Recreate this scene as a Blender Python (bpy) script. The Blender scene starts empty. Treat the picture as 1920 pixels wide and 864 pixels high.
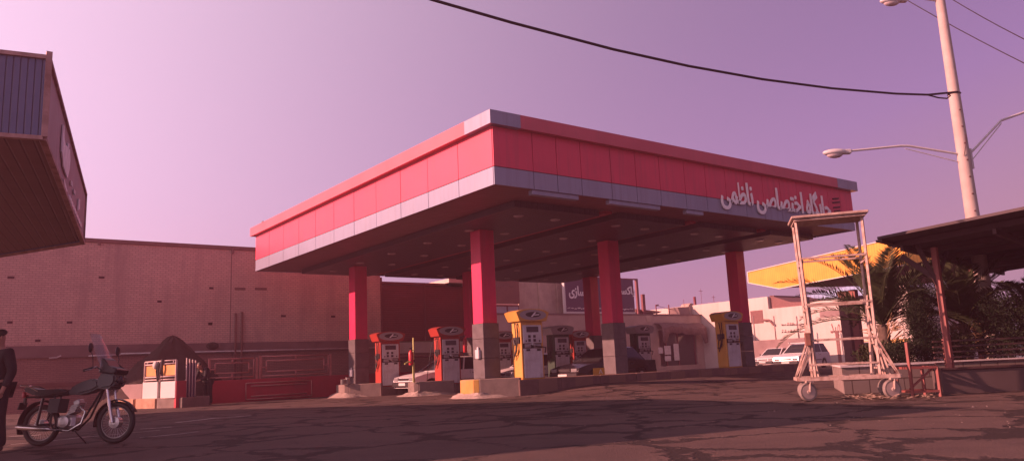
import bpy, bmesh, math, random
from mathutils import Vector, Matrix, Euler
random.seed(7)
R = math.radians
sc = bpy.context.scene
COL = sc.collection

# ------------------------------------------------------------------ camera numbers
H = 0.85
VEIL_DENSITY = 0.0032
F = 1456.9
FW = Vector((0.59807, 0.78243, 0.17353)); RT = Vector((0.79847, -0.60034, -0.04508)); UP = Vector((-0.06891, -0.16552, 0.98380))
def ray(x, y): return FW + RT*((x-960)/F) - UP*((y-432)/F)
def onZ(x, y, z=0.0):
    d = ray(x, y); return Vector((0, 0, H)) + d*((z-H)/d.z)
def onX(x, y, X):
    d = ray(x, y); return Vector((0, 0, H)) + d*(X/d.x)
def onY(x, y, Y):
    d = ray(x, y); return Vector((0, 0, H)) + d*(Y/d.y)
def onD(x, y, D): return Vector((0, 0, H)) + ray(x, y)*D

def S(t):
    t = max(0.0, min(1.0, t)); return t*t*(3-2*t)
def zg(x, y):            # the forecourt rises a little towards the front pump island
    return 0.22*S((x-14.6)/3)*(1-S((x-30)/8))*S((y-14.5)/4.5)*(1-S((y-22)/3))

# ------------------------------------------------------------------ mesh builder
class MB:
    def __init__(s): s.bm = bmesh.new(); s.mi = 0
    def _fin(s, vs, M=None):
        fs = set()
        for v in vs:
            if M is not None: v.co = M @ v.co
            for f in v.link_faces: fs.add(f)
        for f in fs: f.material_index = s.mi
        return vs
    def box(s, c, d, rot=None, bev=0.0):
        g = bmesh.ops.create_cube(s.bm, size=1.0); vs = g['verts']
        for v in vs: v.co = Vector((v.co.x*d[0], v.co.y*d[1], v.co.z*d[2]))
        if bev > 0:
            es = list({e for v in vs for e in v.link_edges})
            b = bmesh.ops.bevel(s.bm, geom=es, offset=bev, segments=1, affect='EDGES', profile=0.5)
            vs = list({v for f in b['faces'] for v in f.verts})
        M = Matrix.Translation(Vector(c))
        if rot is not None:
            if isinstance(rot, (int, float)): M = M @ Matrix.Rotation(rot, 4, 'Z')
            else: M = M @ rot.to_4x4()
        s._fin(vs, M); return s
    def lohi(s, a, b, bev=0.0):
        a, b = Vector(a), Vector(b); return s.box((a+b)/2, [abs(q) for q in (b-a)], None, bev)
    def bar(s, p, q, w, h=None, bev=0.0, up=(0, 0, 1)):
        p, q = Vector(p), Vector(q); d = q-p; L = d.length
        if L < 1e-6: return s
        z = d.normalized(); u = Vector(up)
        if abs(z.dot(u)) > .98: u = Vector((1, 0, 0))
        x = u.cross(z).normalized(); y = z.cross(x)
        M = Matrix((x, y, z)).transposed()
        return s.box((p+q)/2, (w, h or w, L), M, bev)
    def tube(s, pts, r, seg=8, cap=True):
        pts = [Vector(p) for p in pts]; n = len(pts); rings = []
        rr = r if isinstance(r, (list, tuple)) else [r]*n
        px = None
        for i, p in enumerate(pts):
            t = (pts[min(i+1, n-1)]-pts[max(i-1, 0)]).normalized()
            if px is None:
                a = Vector((0, 0, 1)) if abs(t.z) < .9 else Vector((1, 0, 0)); px = (a-t*a.dot(t)).normalized()
            else:
                px = (px-t*px.dot(t)); px = px.normalized() if px.length > 1e-6 else t.orthogonal().normalized()
            py = t.cross(px)
            rings.append([s.bm.verts.new(p+(px*math.cos(6.28318*k/seg)+py*math.sin(6.28318*k/seg))*rr[i]) for k in range(seg)])
        for a, b in zip(rings, rings[1:]):
            for k in range(seg):
                f = s.bm.faces.new((a[k], a[(k+1) % seg], b[(k+1) % seg], b[k])); f.material_index = s.mi; f.smooth = True
        if cap:
            for ring in (rings[0][::-1], rings[-1]):
                f = s.bm.faces.new(ring); f.material_index = s.mi
        return s
    def ring(s, c, R0, r, axis='Y', seg=28, seg2=8, M=None):   # torus
        rings = []
        for i in range(seg):
            a = 6.28318*i/seg; row = []
            for k in range(seg2):
                b = 6.28318*k/seg2; q = R0+r*math.cos(b)
                v = {'Y': Vector((q*math.cos(a), r*math.sin(b), q*math.sin(a))), 'Z': Vector((q*math.cos(a), q*math.sin(a), r*math.sin(b))), 'X': Vector((r*math.sin(b), q*math.cos(a), q*math.sin(a)))}[axis]
                if M is not None: v = M @ v
                row.append(s.bm.verts.new(Vector(c)+v))
            rings.append(row)
        for i in range(seg):
            a, b = rings[i], rings[(i+1) % seg]
            for k in range(seg2):
                f = s.bm.faces.new((a[k], b[k], b[(k+1) % seg2], a[(k+1) % seg2])); f.smooth = True; f.material_index = s.mi
        return s
    def prism(s, poly, lo, hi, fn):      # poly 2D, fn(u,v,w)->xyz
        a = [s.bm.verts.new(Vector(fn(u, v, lo))) for u, v in poly]; b = [s.bm.verts.new(Vector(fn(u, v, hi))) for u, v in poly]
        n = len(poly); fs = [s.bm.faces.new(a[::-1]), s.bm.faces.new(b)]
        for i in range(n): fs.append(s.bm.faces.new((a[i], a[(i+1) % n], b[(i+1) % n], b[i])))
        for f in fs: f.material_index = s.mi
        return s
    def lathe(s, prof, c, seg=20, axis=(0, 0, 1)):
        q = Vector((0, 0, 1)).rotation_difference(Vector(axis)); rings = []
        for r, z in prof:
            rings.append([s.bm.verts.new(Vector(c)+q @ Vector((r*math.cos(6.28318*k/seg), r*math.sin(6.28318*k/seg), z))) for k in range(seg)])
        for a, b in zip(rings, rings[1:]):
            for k in range(seg):
                f = s.bm.faces.new((a[k], a[(k+1) % seg], b[(k+1) % seg], b[k])); f.smooth = True; f.material_index = s.mi
        for ring in (rings[0][::-1], rings[-1]):
            f = s.bm.faces.new(ring); f.material_index = s.mi
        return s
    def sph(s, c, d, seg=12, rot=None):
        g = bmesh.ops.create_uvsphere(s.bm, u_segments=seg, v_segments=max(6, seg*2//3), radius=.5); vs = g['verts']
        M = Matrix.Translation(Vector(c))
        if rot is not None: M = M @ rot.to_4x4()
        M = M @ Matrix.Diagonal((d[0], d[1], d[2], 1))
        s._fin(vs, M)
        for v in vs:
            for f in v.link_faces: f.smooth = True
        return s
    def face(s, pts, smooth=False):
        f = s.bm.faces.new([s.bm.verts.new(Vector(p)) for p in pts]); f.material_index = s.mi; f.smooth = smooth; return s
    def build(s, name, m, parent=None, origin=None, normals=True):
        off = Vector((0, 0, 0)); p = parent
        while p is not None: off += p.location; p = p.parent
        if parent is None and origin is not None: off = Vector(origin)
        for v in s.bm.verts: v.co -= off
        if normals: bmesh.ops.recalc_face_normals(s.bm, faces=s.bm.faces[:])
        s.bm.normal_update()
        for e in s.bm.edges:
            if len(e.link_faces) == 2 and e.calc_face_angle(0) > .70: e.smooth = False
        me = bpy.data.meshes.new(name); s.bm.to_mesh(me); s.bm.free()
        for k in (m if isinstance(m, (list, tuple)) else [m]): me.materials.append(k)
        o = bpy.data.objects.new(name, me); COL.objects.link(o)
        if parent is not None: o.parent = parent
        elif origin is not None: o.location = origin
        return o

def tag(o, label=None, cat=None, group=None, kind=None):
    if label: o['label'] = label
    if cat: o['category'] = cat
    if group: o['group'] = group
    if kind: o['kind'] = kind
    return o
def thing(name, loc, label, cat, group=None):
    o = bpy.data.objects.new(name, None); COL.objects.link(o); o.location = loc; o.empty_display_size = .2
    return tag(o, label, cat, group)
def copy_tree(o, parent=None):
    c = o.copy(); COL.objects.link(c)
    if parent is not None: c.parent = parent
    for ch in list(o.children): copy_tree(ch, c)
    return c
def walk(o):
    yield o
    for c in o.children: yield from walk(c)

# ------------------------------------------------------------------ materials
def nodes(m): return m.node_tree.nodes, m.node_tree.links
def mat(name, col, rough=.6, metal=0.0, var=.18, scale=6.0, dirt=None, dirt_amt=.35, bump=0.0, bscale=60., spec=.4, emit=None):
    m = bpy.data.materials.new(name); m.use_nodes = True; N, L = nodes(m); b = N['Principled BSDF']
    b.inputs['Roughness'].default_value = rough; b.inputs['Metallic'].default_value = metal; b.inputs['Specular IOR Level'].default_value = spec
    tc = N.new('ShaderNodeTexCoord'); nz = N.new('ShaderNodeTexNoise'); nz.inputs['Scale'].default_value = scale; nz.inputs['Detail'].default_value = 6
    L.new(tc.outputs['Object'], nz.inputs['Vector'])
    rp = N.new('ShaderNodeValToRGB'); rp.color_ramp.elements[0].position = .3; rp.color_ramp.elements[1].position = .7
    c = Vector(col); lo = c*(1-var); hi = c*(1+var*.6)
    rp.color_ramp.elements[0].color = (*lo, 1); rp.color_ramp.elements[1].color = (*hi, 1)
    L.new(nz.outputs['Fac'], rp.inputs['Fac']); out = rp.outputs['Color']
    if dirt is not None:
        n2 = N.new('ShaderNodeTexNoise'); n2.inputs['Scale'].default_value = scale*.45; n2.inputs['Detail'].default_value = 9; n2.inputs['Roughness'].default_value = .7
        L.new(tc.outputs['Object'], n2.inputs['Vector'])
        r2 = N.new('ShaderNodeValToRGB'); r2.color_ramp.elements[0].position = .48; r2.color_ramp.elements[1].position = .72
        r2.color_ramp.elements[1].color = (dirt_amt*2, dirt_amt*2, dirt_amt*2, 1) if dirt_amt < .5 else (1, 1, 1, 1)
        L.new(n2.outputs['Fac'], r2.inputs['Fac'])
        mx = N.new('ShaderNodeMixRGB'); mx.inputs['Color2'].default_value = (*dirt, 1)
        L.new(r2.outputs['Color'], mx.inputs['Fac']); L.new(out, mx.inputs['Color1']); out = mx.outputs['Color']
    L.new(out, b.inputs['Base Color'])
    if bump > 0:
        n3 = N.new('ShaderNodeTexNoise'); n3.inputs['Scale'].default_value = bscale; n3.inputs['Detail'].default_value = 4
        L.new(tc.outputs['Object'], n3.inputs['Vector'])
        bp = N.new('ShaderNodeBump'); bp.inputs['Strength'].default_value = bump; bp.inputs['Distance'].default_value = .02
        L.new(n3.outputs['Fac'], bp.inputs['Height']); L.new(bp.outputs['Normal'], b.inputs['Normal'])
    return m

def ribbed(name, col, axis, pitch, rough=.5, depth=.5, metal=0., dirt=None):
    m = mat(name, col, rough, metal, .12, 2.0, dirt, .3); N, L = nodes(m); b = N['Principled BSDF']
    tc = N.new('ShaderNodeTexCoord'); sx = N.new('ShaderNodeSeparateXYZ'); L.new(tc.outputs['Object'], sx.inputs[0])
    if isinstance(axis, str): src = sx.outputs[axis]
    else:
        dt = N.new('ShaderNodeVectorMath'); dt.operation = 'DOT_PRODUCT'; dt.inputs[1].default_value = axis; L.new(tc.outputs['Object'], dt.inputs[0]); src = dt.outputs['Value']
    mu = N.new('ShaderNodeMath'); mu.operation = 'DIVIDE'; mu.inputs[1].default_value = pitch; L.new(src, mu.inputs[0])
    fr = N.new('ShaderNodeMath'); fr.operation = 'FRACT'; L.new(mu.outputs[0], fr.inputs[0])
    rp = N.new('ShaderNodeValToRGB'); e = rp.color_ramp.elements; e[0].position = .0; e[0].color = (0, 0, 0, 1); e[1].position = .12; e[1].color = (1, 1, 1, 1)
    q = e.new(.88); q.color = (1, 1, 1, 1); q = e.new(1.0); q.color = (0, 0, 0, 1)
    L.new(fr.outputs[0], rp.inputs['Fac'])
    bp = N.new('ShaderNodeBump'); bp.inputs['Strength'].default_value = depth; bp.inputs['Distance'].default_value = .04; L.new(rp.outputs['Color'], bp.inputs['Height']); L.new(bp.outputs['Normal'], b.inputs['Normal'])
    old = b.inputs['Base Color'].links[0].from_socket
    mx = N.new('ShaderNodeMixRGB'); mx.blend_type = 'MULTIPLY'; mx.inputs['Fac'].default_value = .45; L.new(old, mx.inputs['Color1']); L.new(rp.outputs['Color'], mx.inputs['Color2']); L.new(mx.outputs['Color'], b.inputs['Base Color'])
    return m

def brick_mat(name, c1, c2, mortar, bw, rh, dirt):
    m = bpy.data.materials.new(name); m.use_nodes = True; N, L = nodes(m); b = N['Principled BSDF']; b.inputs['Roughness'].default_value = .9; b.inputs['Specular IOR Level'].default_value = .2
    tc = N.new('ShaderNodeTexCoord'); sx = N.new('ShaderNodeSeparateXYZ'); cx = N.new('ShaderNodeCombineXYZ')
    L.new(tc.outputs['Object'], sx.inputs[0])
    ad = N.new('ShaderNodeMath'); ad.operation = 'MULTIPLY_ADD'; ad.inputs[1].default_value = -.35; L.new(sx.outputs['Y'], ad.inputs[0]); L.new(sx.outputs['X'], ad.inputs[2])
    L.new(ad.outputs[0], cx.inputs['X']); L.new(sx.outputs['Z'], cx.inputs['Y'])
    bt = N.new('ShaderNodeTexBrick'); bt.inputs['Scale'].default_value = 1; bt.inputs['Brick Width'].default_value = bw; bt.inputs['Row Height'].default_value = rh
    bt.inputs['Mortar Size'].default_value = .011; bt.inputs['Mortar Smooth'].default_value = .2; bt.inputs['Color1'].default_value = (*c1, 1); bt.inputs['Color2'].default_value = (*c2, 1); bt.inputs['Mortar'].default_value = (*mortar, 1)
    bt.offset = .5
    L.new(cx.outputs[0], bt.inputs['Vector'])
    nz = N.new('ShaderNodeTexNoise'); nz.inputs['Scale'].default_value = .5; nz.inputs['Detail'].default_value = 8; nz.inputs['Roughness'].default_value = .65; L.new(tc.outputs['Object'], nz.inputs['Vector'])
    rp = N.new('ShaderNodeValToRGB'); rp.color_ramp.elements[0].position = .4; rp.color_ramp.elements[1].position = .75; rp.color_ramp.elements[1].color = (.55, .55, .55, 1); L.new(nz.outputs['Fac'], rp.inputs['Fac'])
    mx = N.new('ShaderNodeMixRGB'); mx.inputs['Color2'].default_value = (*dirt, 1); L.new(rp.outputs['Color'], mx.inputs['Fac']); L.new(bt.outputs['Color'], mx.inputs['Color1'])
    L.new(mx.outputs['Color'], b.inputs['Base Color'])
    bp = N.new('ShaderNodeBump'); bp.inputs['Strength'].default_value = .6; bp.inputs['Distance'].default_value = .012; bp.invert = True; L.new(bt.outputs['Fac'], bp.inputs['Height']); L.new(bp.outputs['Normal'], b.inputs['Normal'])
    return m

def ground_mat():
    m = bpy.data.materials.new('cracked_asphalt'); m.use_nodes = True; N, L = nodes(m); b = N['Principled BSDF']
    b.inputs['Roughness'].default_value = .82; b.inputs['Specular IOR Level'].default_value = .25
    tc = N.new('ShaderNodeTexCoord')
    def noise(scale, detail=6, rough=.6, src=None):
        n = N.new('ShaderNodeTexNoise'); n.inputs['Scale'].default_value = scale; n.inputs['Detail'].default_value = detail; n.inputs['Roughness'].default_value = rough
        L.new(src or tc.outputs['Object'], n.inputs['Vector']); return n
    def ramp(src, p0, p1, c0=(0, 0, 0, 1), c1=(1, 1, 1, 1)):
        r = N.new('ShaderNodeValToRGB'); r.color_ramp.elements[0].position = p0; r.color_ramp.elements[1].position = p1; r.color_ramp.elements[0].color = c0; r.color_ramp.elements[1].color = c1
        L.new(src, r.inputs['Fac']); return r
    def mix(f, a, c2, t='MIX'):
        x = N.new('ShaderNodeMixRGB'); x.blend_type = t
        if isinstance(f, float): x.inputs['Fac'].default_value = f
        else: L.new(f, x.inputs['Fac'])
        if isinstance(a, tuple): x.inputs['Color1'].default_value = a
        else: L.new(a, x.inputs['Color1'])
        if isinstance(c2, tuple): x.inputs['Color2'].default_value = c2
        else: L.new(c2, x.inputs['Color2'])
        return x
    big = noise(.22, 7, .6); mid = noise(1.3, 8, .7); fine = noise(45, 3, .7)
    base = mix(ramp(big.outputs['Fac'], .35, .68).outputs['Color'], (.068, .046, .044, 1), (.125, .084, .076, 1))
    base2 = mix(ramp(mid.outputs['Fac'], .35, .75).outputs['Color'], base.outputs['Color'], (.14, .097, .084, 1)); base2b = mix(.5, base.outputs['Color'], base2.outputs['Color'])
    # distorted crack network
    dn = noise(.9, 5, .65); sub = N.new('ShaderNodeVectorMath'); sub.operation = 'SUBTRACT'; sub.inputs[1].default_value = (.5, .5, .5); L.new(dn.outputs['Color'], sub.inputs[0])
    sca = N.new('ShaderNodeVectorMath'); sca.operation = 'SCALE'; sca.inputs['Scale'].default_value = 1.3; L.new(sub.outputs[0], sca.inputs[0])
    addv = N.new('ShaderNodeVectorMath'); L.new(tc.outputs['Object'], addv.inputs[0]); L.new(sca.outputs[0], addv.inputs[1])
    vo = N.new('ShaderNodeTexVoronoi'); vo.feature = 'DISTANCE_TO_EDGE'; vo.inputs['Scale'].default_value = .62; L.new(addv.outputs[0], vo.inputs['Vector'])
    wn = noise(.5, 4, .6); wr = N.new('ShaderNodeMapRange'); wr.inputs['From Min'].default_value = .36; wr.inputs['From Max'].default_value = .62; wr.inputs['To Min'].default_value = .012; wr.inputs['To Max'].default_value = .10; L.new(wn.outputs['Fac'], wr.inputs['Value'])
    dv = N.new('ShaderNodeMath'); dv.operation = 'DIVIDE'; L.new(vo.outputs['Distance'], dv.inputs[0]); L.new(wr.outputs[0], dv.inputs[1])
    cr = ramp(dv.outputs[0], .45, 1.0, (1, 1, 1, 1), (0, 0, 0, 1))
    vo2 = N.new('ShaderNodeTexVoronoi'); vo2.feature = 'DISTANCE_TO_EDGE'; vo2.inputs['Scale'].default_value = 2.1; L.new(addv.outputs[0], vo2.inputs['Vector'])
    cr2 = ramp(vo2.outputs['Distance'], .004, .03, (.5, .5, .5, 1), (0, 0, 0, 1))
    gate = ramp(noise(.35, 3, .5).outputs['Fac'], .5, .62); cr2g = mix(1.0, cr2.outputs['Color'], gate.outputs['Color'], 'MULTIPLY')
    c1 = mix(cr.outputs['Color'], base2b.outputs['Color'], (.030, .021, .020, 1)); c2 = mix(cr2g.outputs['Color'], c1.outputs['Color'], (.03, .025, .025, 1))
    # oil and tar stains
    st = ramp(noise(.75, 7, .75).outputs['Fac'], .57, .7); stw = mix(.55, (0, 0, 0, 1), st.outputs['Color'])
    c3 = mix(stw.outputs['Color'], c2.outputs['Color'], (.045, .032, .031, 1))
    sp = ramp(fine.outputs['Fac'], .35, .7, (.72, .72, .72, 1), (1.18, 1.18, 1.18, 1)); c4 = mix(1.0, c3.outputs['Color'], sp.outputs['Color'], 'MULTIPLY')
    L.new(c4.outputs['Color'], b.inputs['Base Color'])
    hm = N.new('ShaderNodeMath'); hm.operation = 'MULTIPLY_ADD'; hm.inputs[1].default_value = -1.6; L.new(cr.outputs['Color'], hm.inputs[0]); L.new(fine.outputs['Fac'], hm.inputs[2])
    hm2 = N.new('ShaderNodeMath'); hm2.operation = 'MULTIPLY_ADD'; hm2.inputs[1].default_value = 2.0; L.new(mid.outputs['Fac'], hm2.inputs[0]); L.new(hm.outputs[0], hm2.inputs[2])
    bp = N.new('ShaderNodeBump'); bp.inputs['Strength'].default_value = .55; bp.inputs['Distance'].default_value = .025; L.new(hm2.outputs[0], bp.inputs['Height']); L.new(bp.outputs['Normal'], b.inputs['Normal'])
    return m

def kerb_mat(name, ca, cb, pitch):
    m = mat(name, ca, .85, 0, .2, 5, (.12, .08, .06), .45, .3, 25); N, L = nodes(m); b = N['Principled BSDF']
    tc = N.new('ShaderNodeTexCoord'); sx = N.new('ShaderNodeSeparateXYZ'); L.new(tc.outputs['Object'], sx.inputs[0])
    d = N.new('ShaderNodeMath'); d.operation = 'DIVIDE'; d.inputs[1].default_value = pitch; L.new(sx.outputs['X'], d.inputs[0])
    f = N.new('ShaderNodeMath'); f.operation = 'FRACT'; L.new(d.outputs[0], f.inputs[0])
    g = N.new('ShaderNodeMath'); g.operation = 'GREATER_THAN'; g.inputs[1].default_value = .5; L.new(f.outputs[0], g.inputs[0])
    g2 = N.new('ShaderNodeMath'); g2.operation = 'MULTIPLY'; g2.inputs[1].default_value = .7; L.new(g.outputs[0], g2.inputs[0])
    old = b.inputs['Base Color'].links[0].from_socket; mx = N.new('ShaderNodeMixRGB'); mx.inputs['Color2'].default_value = (*cb, 1)
    L.new(g2.outputs[0], mx.inputs['Fac']); L.new(old, mx.inputs['Color1']); L.new(mx.outputs['Color'], b.inputs['Base Color'])
    return m

M = {}
M['ground'] = ground_mat()
M['red'] = mat('red_cladding', (.66, .058, .115), .42, 0, .06, 1.2, (.5, .06, .09), .2)
M['red_cornice'] = mat('faded_red_cornice', (.52, .10, .135), .45, 0, .1, 1.0)
M['silver'] = mat('silver_blue_cladding', (.25, .275, .37), .38, .15, .06, 1.2, (.3, .3, .36), .2)
M['joint'] = mat('dark_joint', (.06, .02, .03), .8)
M['column_red'] = mat('column_red_paint', (.60, .022, .10), .4, 0, .08, 2.5, (.48, .03, .09), .25)
M['stone'] = mat('grey_stone_cladding', (.115, .10, .105), .4, 0, .25, 4, (.10, .09, .095), .4, .1, 20)
M['stone_dark'] = mat('dark_stone', (.06, .05, .055), .6)
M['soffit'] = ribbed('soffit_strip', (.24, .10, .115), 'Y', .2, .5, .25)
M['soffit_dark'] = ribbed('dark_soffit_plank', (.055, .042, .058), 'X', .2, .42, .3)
M['soffit_red'] = mat('soffit_beam_red', (.42, .05, .08), .5)
M['light_off'] = mat('lamp_glass', (.46, .40, .41), .25)
M['white_letter'] = mat('white_letter', (.78, .76, .76), .5, 0, .05)
M['bright_letter'] = mat('bright_letter', (.86, .84, .84), .4, 0, .03)
M['brick'] = brick_mat('buff_brick', (.68, .45, .375), (.59, .385, .325), (.40, .27, .235), .22, .088, (.40, .26, .235))
M['brick_low'] = brick_mat('dado_brick', (.36, .20, .17), (.30, .165, .145), (.20, .125, .11), .22, .075, (.2, .12, .11))
M['band'] = mat('cement_band', (.20, .13, .125), .85, 0, .2, 1.5, (.12, .08, .08), .4)
M['pale_pipe'] = mat('pale_conduit', (.62, .56, .55), .5)
M['rust_pipe'] = mat('rusty_pipe', (.17, .07, .06), .7)
M['maroon_shutter'] = ribbed('maroon_shutter', (.16, .018, .03), 'Z', .11, .5, .5)
M['maroon'] = mat('maroon_steel', (.16, .035, .045), .5)
M['red_wall'] = mat('red_painted_wall', (.42, .035, .055), .7, 0, .15, 1.0, (.22, .04, .05), .4, .1, 30)
M['plaster'] = mat('buff_plaster', (.42, .31, .26), .9, 0, .15, .8, (.27, .19, .16), .4, .2, 12)
M['slab'] = mat('travertine_slab', (.46, .35, .28), .7, 0, .15, 2.0, (.3, .21, .17), .4)
M['white_wall'] = mat('cream_white_render', (.56, .49, .44), .85, 0, .06, .6, (.45, .37, .31), .3, .08, 15)
M['white_paint'] = mat('white_paint', (.58, .55, .53), .35, 0, .04, 2)
M['yellow'] = mat('yellow_paint', (.62, .33, .075), .42, 0, .08, 3, (.5, .27, .05), .3)
M['yellow_sheet'] = ribbed('yellow_corrugated', (.72, .35, .055), 'Y', .16, .5, .2)
M['pump_red'] = mat('pump_red_paint', (.36, .045, .032), .42, 0, .08, 3, (.2, .035, .03), .3)
M['green'] = mat('pump_green_paint', (.028, .06, .04), .42, 0, .1, 3, (.05, .05, .045), .3)
M['pump_grey'] = mat('pump_grey_face', (.34, .30, .31), .5, 0, .08, 2.5, (.22, .2, .2), .3)
M['pump_panel'] = mat('pump_white_panel', (.56, .54, .56), .4, 0, .12, 2.5, (.30, .25, .24), .45)
M['screen'] = mat('pump_screen', (.06, .05, .06), .15, 0, .1)
M['black'] = mat('black_rubber', (.018, .017, .018), .55, 0, .2, 10)
M['dark_plastic'] = mat('dark_plastic', (.035, .03, .034), .4)
M['steel'] = mat('worn_steel', (.45, .43, .42), .35, .7, .15, 8)
M['chrome'] = mat('dull_chrome', (.55, .53, .52), .25, .9, .1, 6)
M['concrete'] = mat('island_concrete', (.22, .17, .15), .9, 0, .2, 3, (.12, .09, .08), .45, .35, 30)
M['kerb_paint'] = kerb_mat('kerb_faded_paint', (.16, .10, .09), (.22, .135, .10), 1.5)
M['yellow_conc'] = mat('yellow_painted_concrete', (.44, .25, .06), .8, 0, .15, 4, (.35, .25, .14), .45, .2, 25)
M['lit_kerb'] = mat('sunlit_tan_kerb', (.50, .30, .20), .85, 0, .25, 4, (.30, .17, .11), .45, .3, 20)
M['mortar'] = mat('rough_mortar', (.38, .31, .27), .95, 0, .25, 8, (.25, .2, .17), .4, .8, 14)
M['soil'] = mat('dark_soil', (.055, .036, .032), .95, 0, .35, 3, (.035, .024, .022), .45, .8, 12)
M['blue_sheet'] = ribbed('blue_fascia_sheet', (.10, .13, .24), (.98, -.2, 0), .075, .45, .7)
M['sign_grey'] = mat('grey_sign_face', (.42, .33, .36), .7, 0, .15, 1.0, (.36, .26, .28), .4)
M['sign_white'] = mat('sign_lettering', (.9, .88, .9), .6)
M['brown_soffit'] = ribbed('brown_ribbed_soffit', (.17, .105, .105), (.98, -.2, 0), .15, .6, .5)
M['rusty_edge'] = mat('rusty_edge_strip', (.42, .27, .25), .7, 0, .3, 6, (.2, .1, .08), .45)
M['navy'] = mat('navy_sign', (.055, .03, .085), .5, 0, .1)
M['brown_sign'] = mat('rust_brown_sign', (.20, .075, .06), .6, 0, .25, 1.2, (.12, .05, .05), .45)
M['glass'] = mat('dark_window_glass', (.03, .03, .035), .08, 0, .1, 3, spec=.6)
M['pale_glass'] = mat('pale_window', (.40, .38, .42), .2, 0, .1)
M['awning'] = mat('faded_canvas', (.19, .12, .11), .9, 0, .3, 5, (.1, .07, .07), .4)
M['roof_blue'] = ribbed('blue_roof_sheet', (.22, .32, .52), 'Y', .4, .5, .4)
M['gable'] = mat('brown_gable', (.19, .095, .09), .8)
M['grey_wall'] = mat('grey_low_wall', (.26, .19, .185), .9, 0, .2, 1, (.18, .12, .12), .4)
M['scaffold'] = mat('chipped_white_steel', (.40, .30, .255), .65, 0, .2, 11, (.15, .065, .045), .6, .2, 30)
M['rust'] = mat('rusted_steel', (.20, .085, .06), .75, 0, .25, 9, (.1, .05, .04), .4)
M['red_post'] = mat('red_oxide_post', (.23, .07, .06), .6, 0, .2, 5, (.2, .07, .06), .4)
M['tyre_grey'] = mat('dusty_caster_tyre', (.20, .165, .15), .9, 0, .2, 9)
M['caster_hub'] = mat('dusty_caster_hub', (.42, .33, .29), .8, 0, .15, 8)
M['concrete_pole'] = mat('cream_concrete_pole', (.40, .34, .31), .8, 0, .12, 2.0, (.30, .235, .20), .35, .15, 30)
M['lamp_grey'] = mat('lamp_housing', (.52, .50, .50), .45, 0, .08)
M['cable'] = mat('black_cable', (.015, .012, .02), .6)
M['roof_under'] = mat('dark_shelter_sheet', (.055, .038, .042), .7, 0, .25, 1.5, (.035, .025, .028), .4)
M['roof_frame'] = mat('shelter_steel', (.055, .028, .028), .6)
M['tile'] = brick_mat('planter_tile', (.235, .19, .175), (.20, .165, .15), (.06, .04, .038), .36, .28, (.15, .115, .105))
M['dark_wall'] = mat('dark_kerb_wall', (.085, .06, .058), .85, 0, .2, 2)
M['palm'] = mat('palm_leaf', (.045, .055, .028), .75, 0, .3, 3)
M['palm_dry'] = mat('dry_palm_fibre', (.24, .15, .085), .85, 0, .3, 9)
M['conifer'] = mat('conifer_needle', (.022, .032, .02), .9, 0, .4, 4)
M['shrub'] = mat('shrub_leaf', (.04, .045, .026), .9, 0, .35, 5)
for k_ in ('palm', 'conifer', 'shrub'): M[k_].node_tree.nodes['Principled BSDF'].inputs['Specular IOR Level'].default_value = .12
M['bark'] = mat('bark', (.10, .07, .055), .9, 0, .3, 8, None, 0, .5, 20)
M['litter'] = mat('dry_litter', (.36, .26, .19), .9, 0, .35, 9)
M['skin'] = mat('skin', (.42, .22, .16), .55, 0, .08)
M['cloth_dark'] = mat('dark_jacket_cloth', (.022, .020, .026), .85, 0, .25, 9, None, 0, .3, 40)
M['cloth_trouser'] = mat('dark_trouser_cloth', (.018, .016, .021), .85, 0, .25, 9)
M['hair'] = mat('black_hair', (.012, .010, .010), .6)
M['pale_cloth'] = mat('pale_rag', (.55, .48, .45), .85)
M['car_white'] = mat('white_car_paint', (.70, .66, .66), .25, 0, .03, 1, (.5, .43, .4), .15, spec=.6)
M['car_dark'] = mat('dark_car_paint', (.018, .014, .018), .22, 0, .1, 1, spec=.6)
M['headlamp'] = mat('headlamp_glass', (.22, .21, .22), .12, 0, .05)
M['rim_steel'] = mat('dull_rim_steel', (.22, .20, .20), .35, .7, .2, 8)
M['bike_black'] = mat('bike_black_paint', (.025, .025, .027), .3, 0, .15, 4)
M['bike_tank'] = mat('bike_grey_green_paint', (.050, .060, .062), .35, 0, .12, 3)
M['vinyl'] = mat('black_vinyl', (.02, .018, .02), .45, 0, .15, 6)
M['clear_screen'] = mat('scratched_perspex', (.42, .38, .40), .2, 0, .1, 3)
nn = M['clear_screen'].node_tree.nodes['Principled BSDF']; nn.inputs['Alpha'].default_value = .35
M['sun_sliver'] = mat('pale_sun_sliver', (.50, .46, .44), .85, 0, .25, 6, (.15, .12, .11), .6)
M['ext_red'] = mat('extinguisher_red', (.48, .03, .04), .35)
M['lime'] = mat('yellow_green_pipe', (.50, .50, .18), .5, 0, .15, 6)
M['orange'] = mat('orange_board', (.60, .30, .05), .6, 0, .1, 3)
M['orange_infill'] = mat('orange_railing_board', (.55, .26, .07), .6, 0, .15, 3)
M['rail_red'] = mat('dull_red_railing', (.46, .19, .17), .5, 0, .15, 5)
M['rail_pale'] = mat('pale_railing', (.52, .40, .38), .5, 0, .15, 5)

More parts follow.
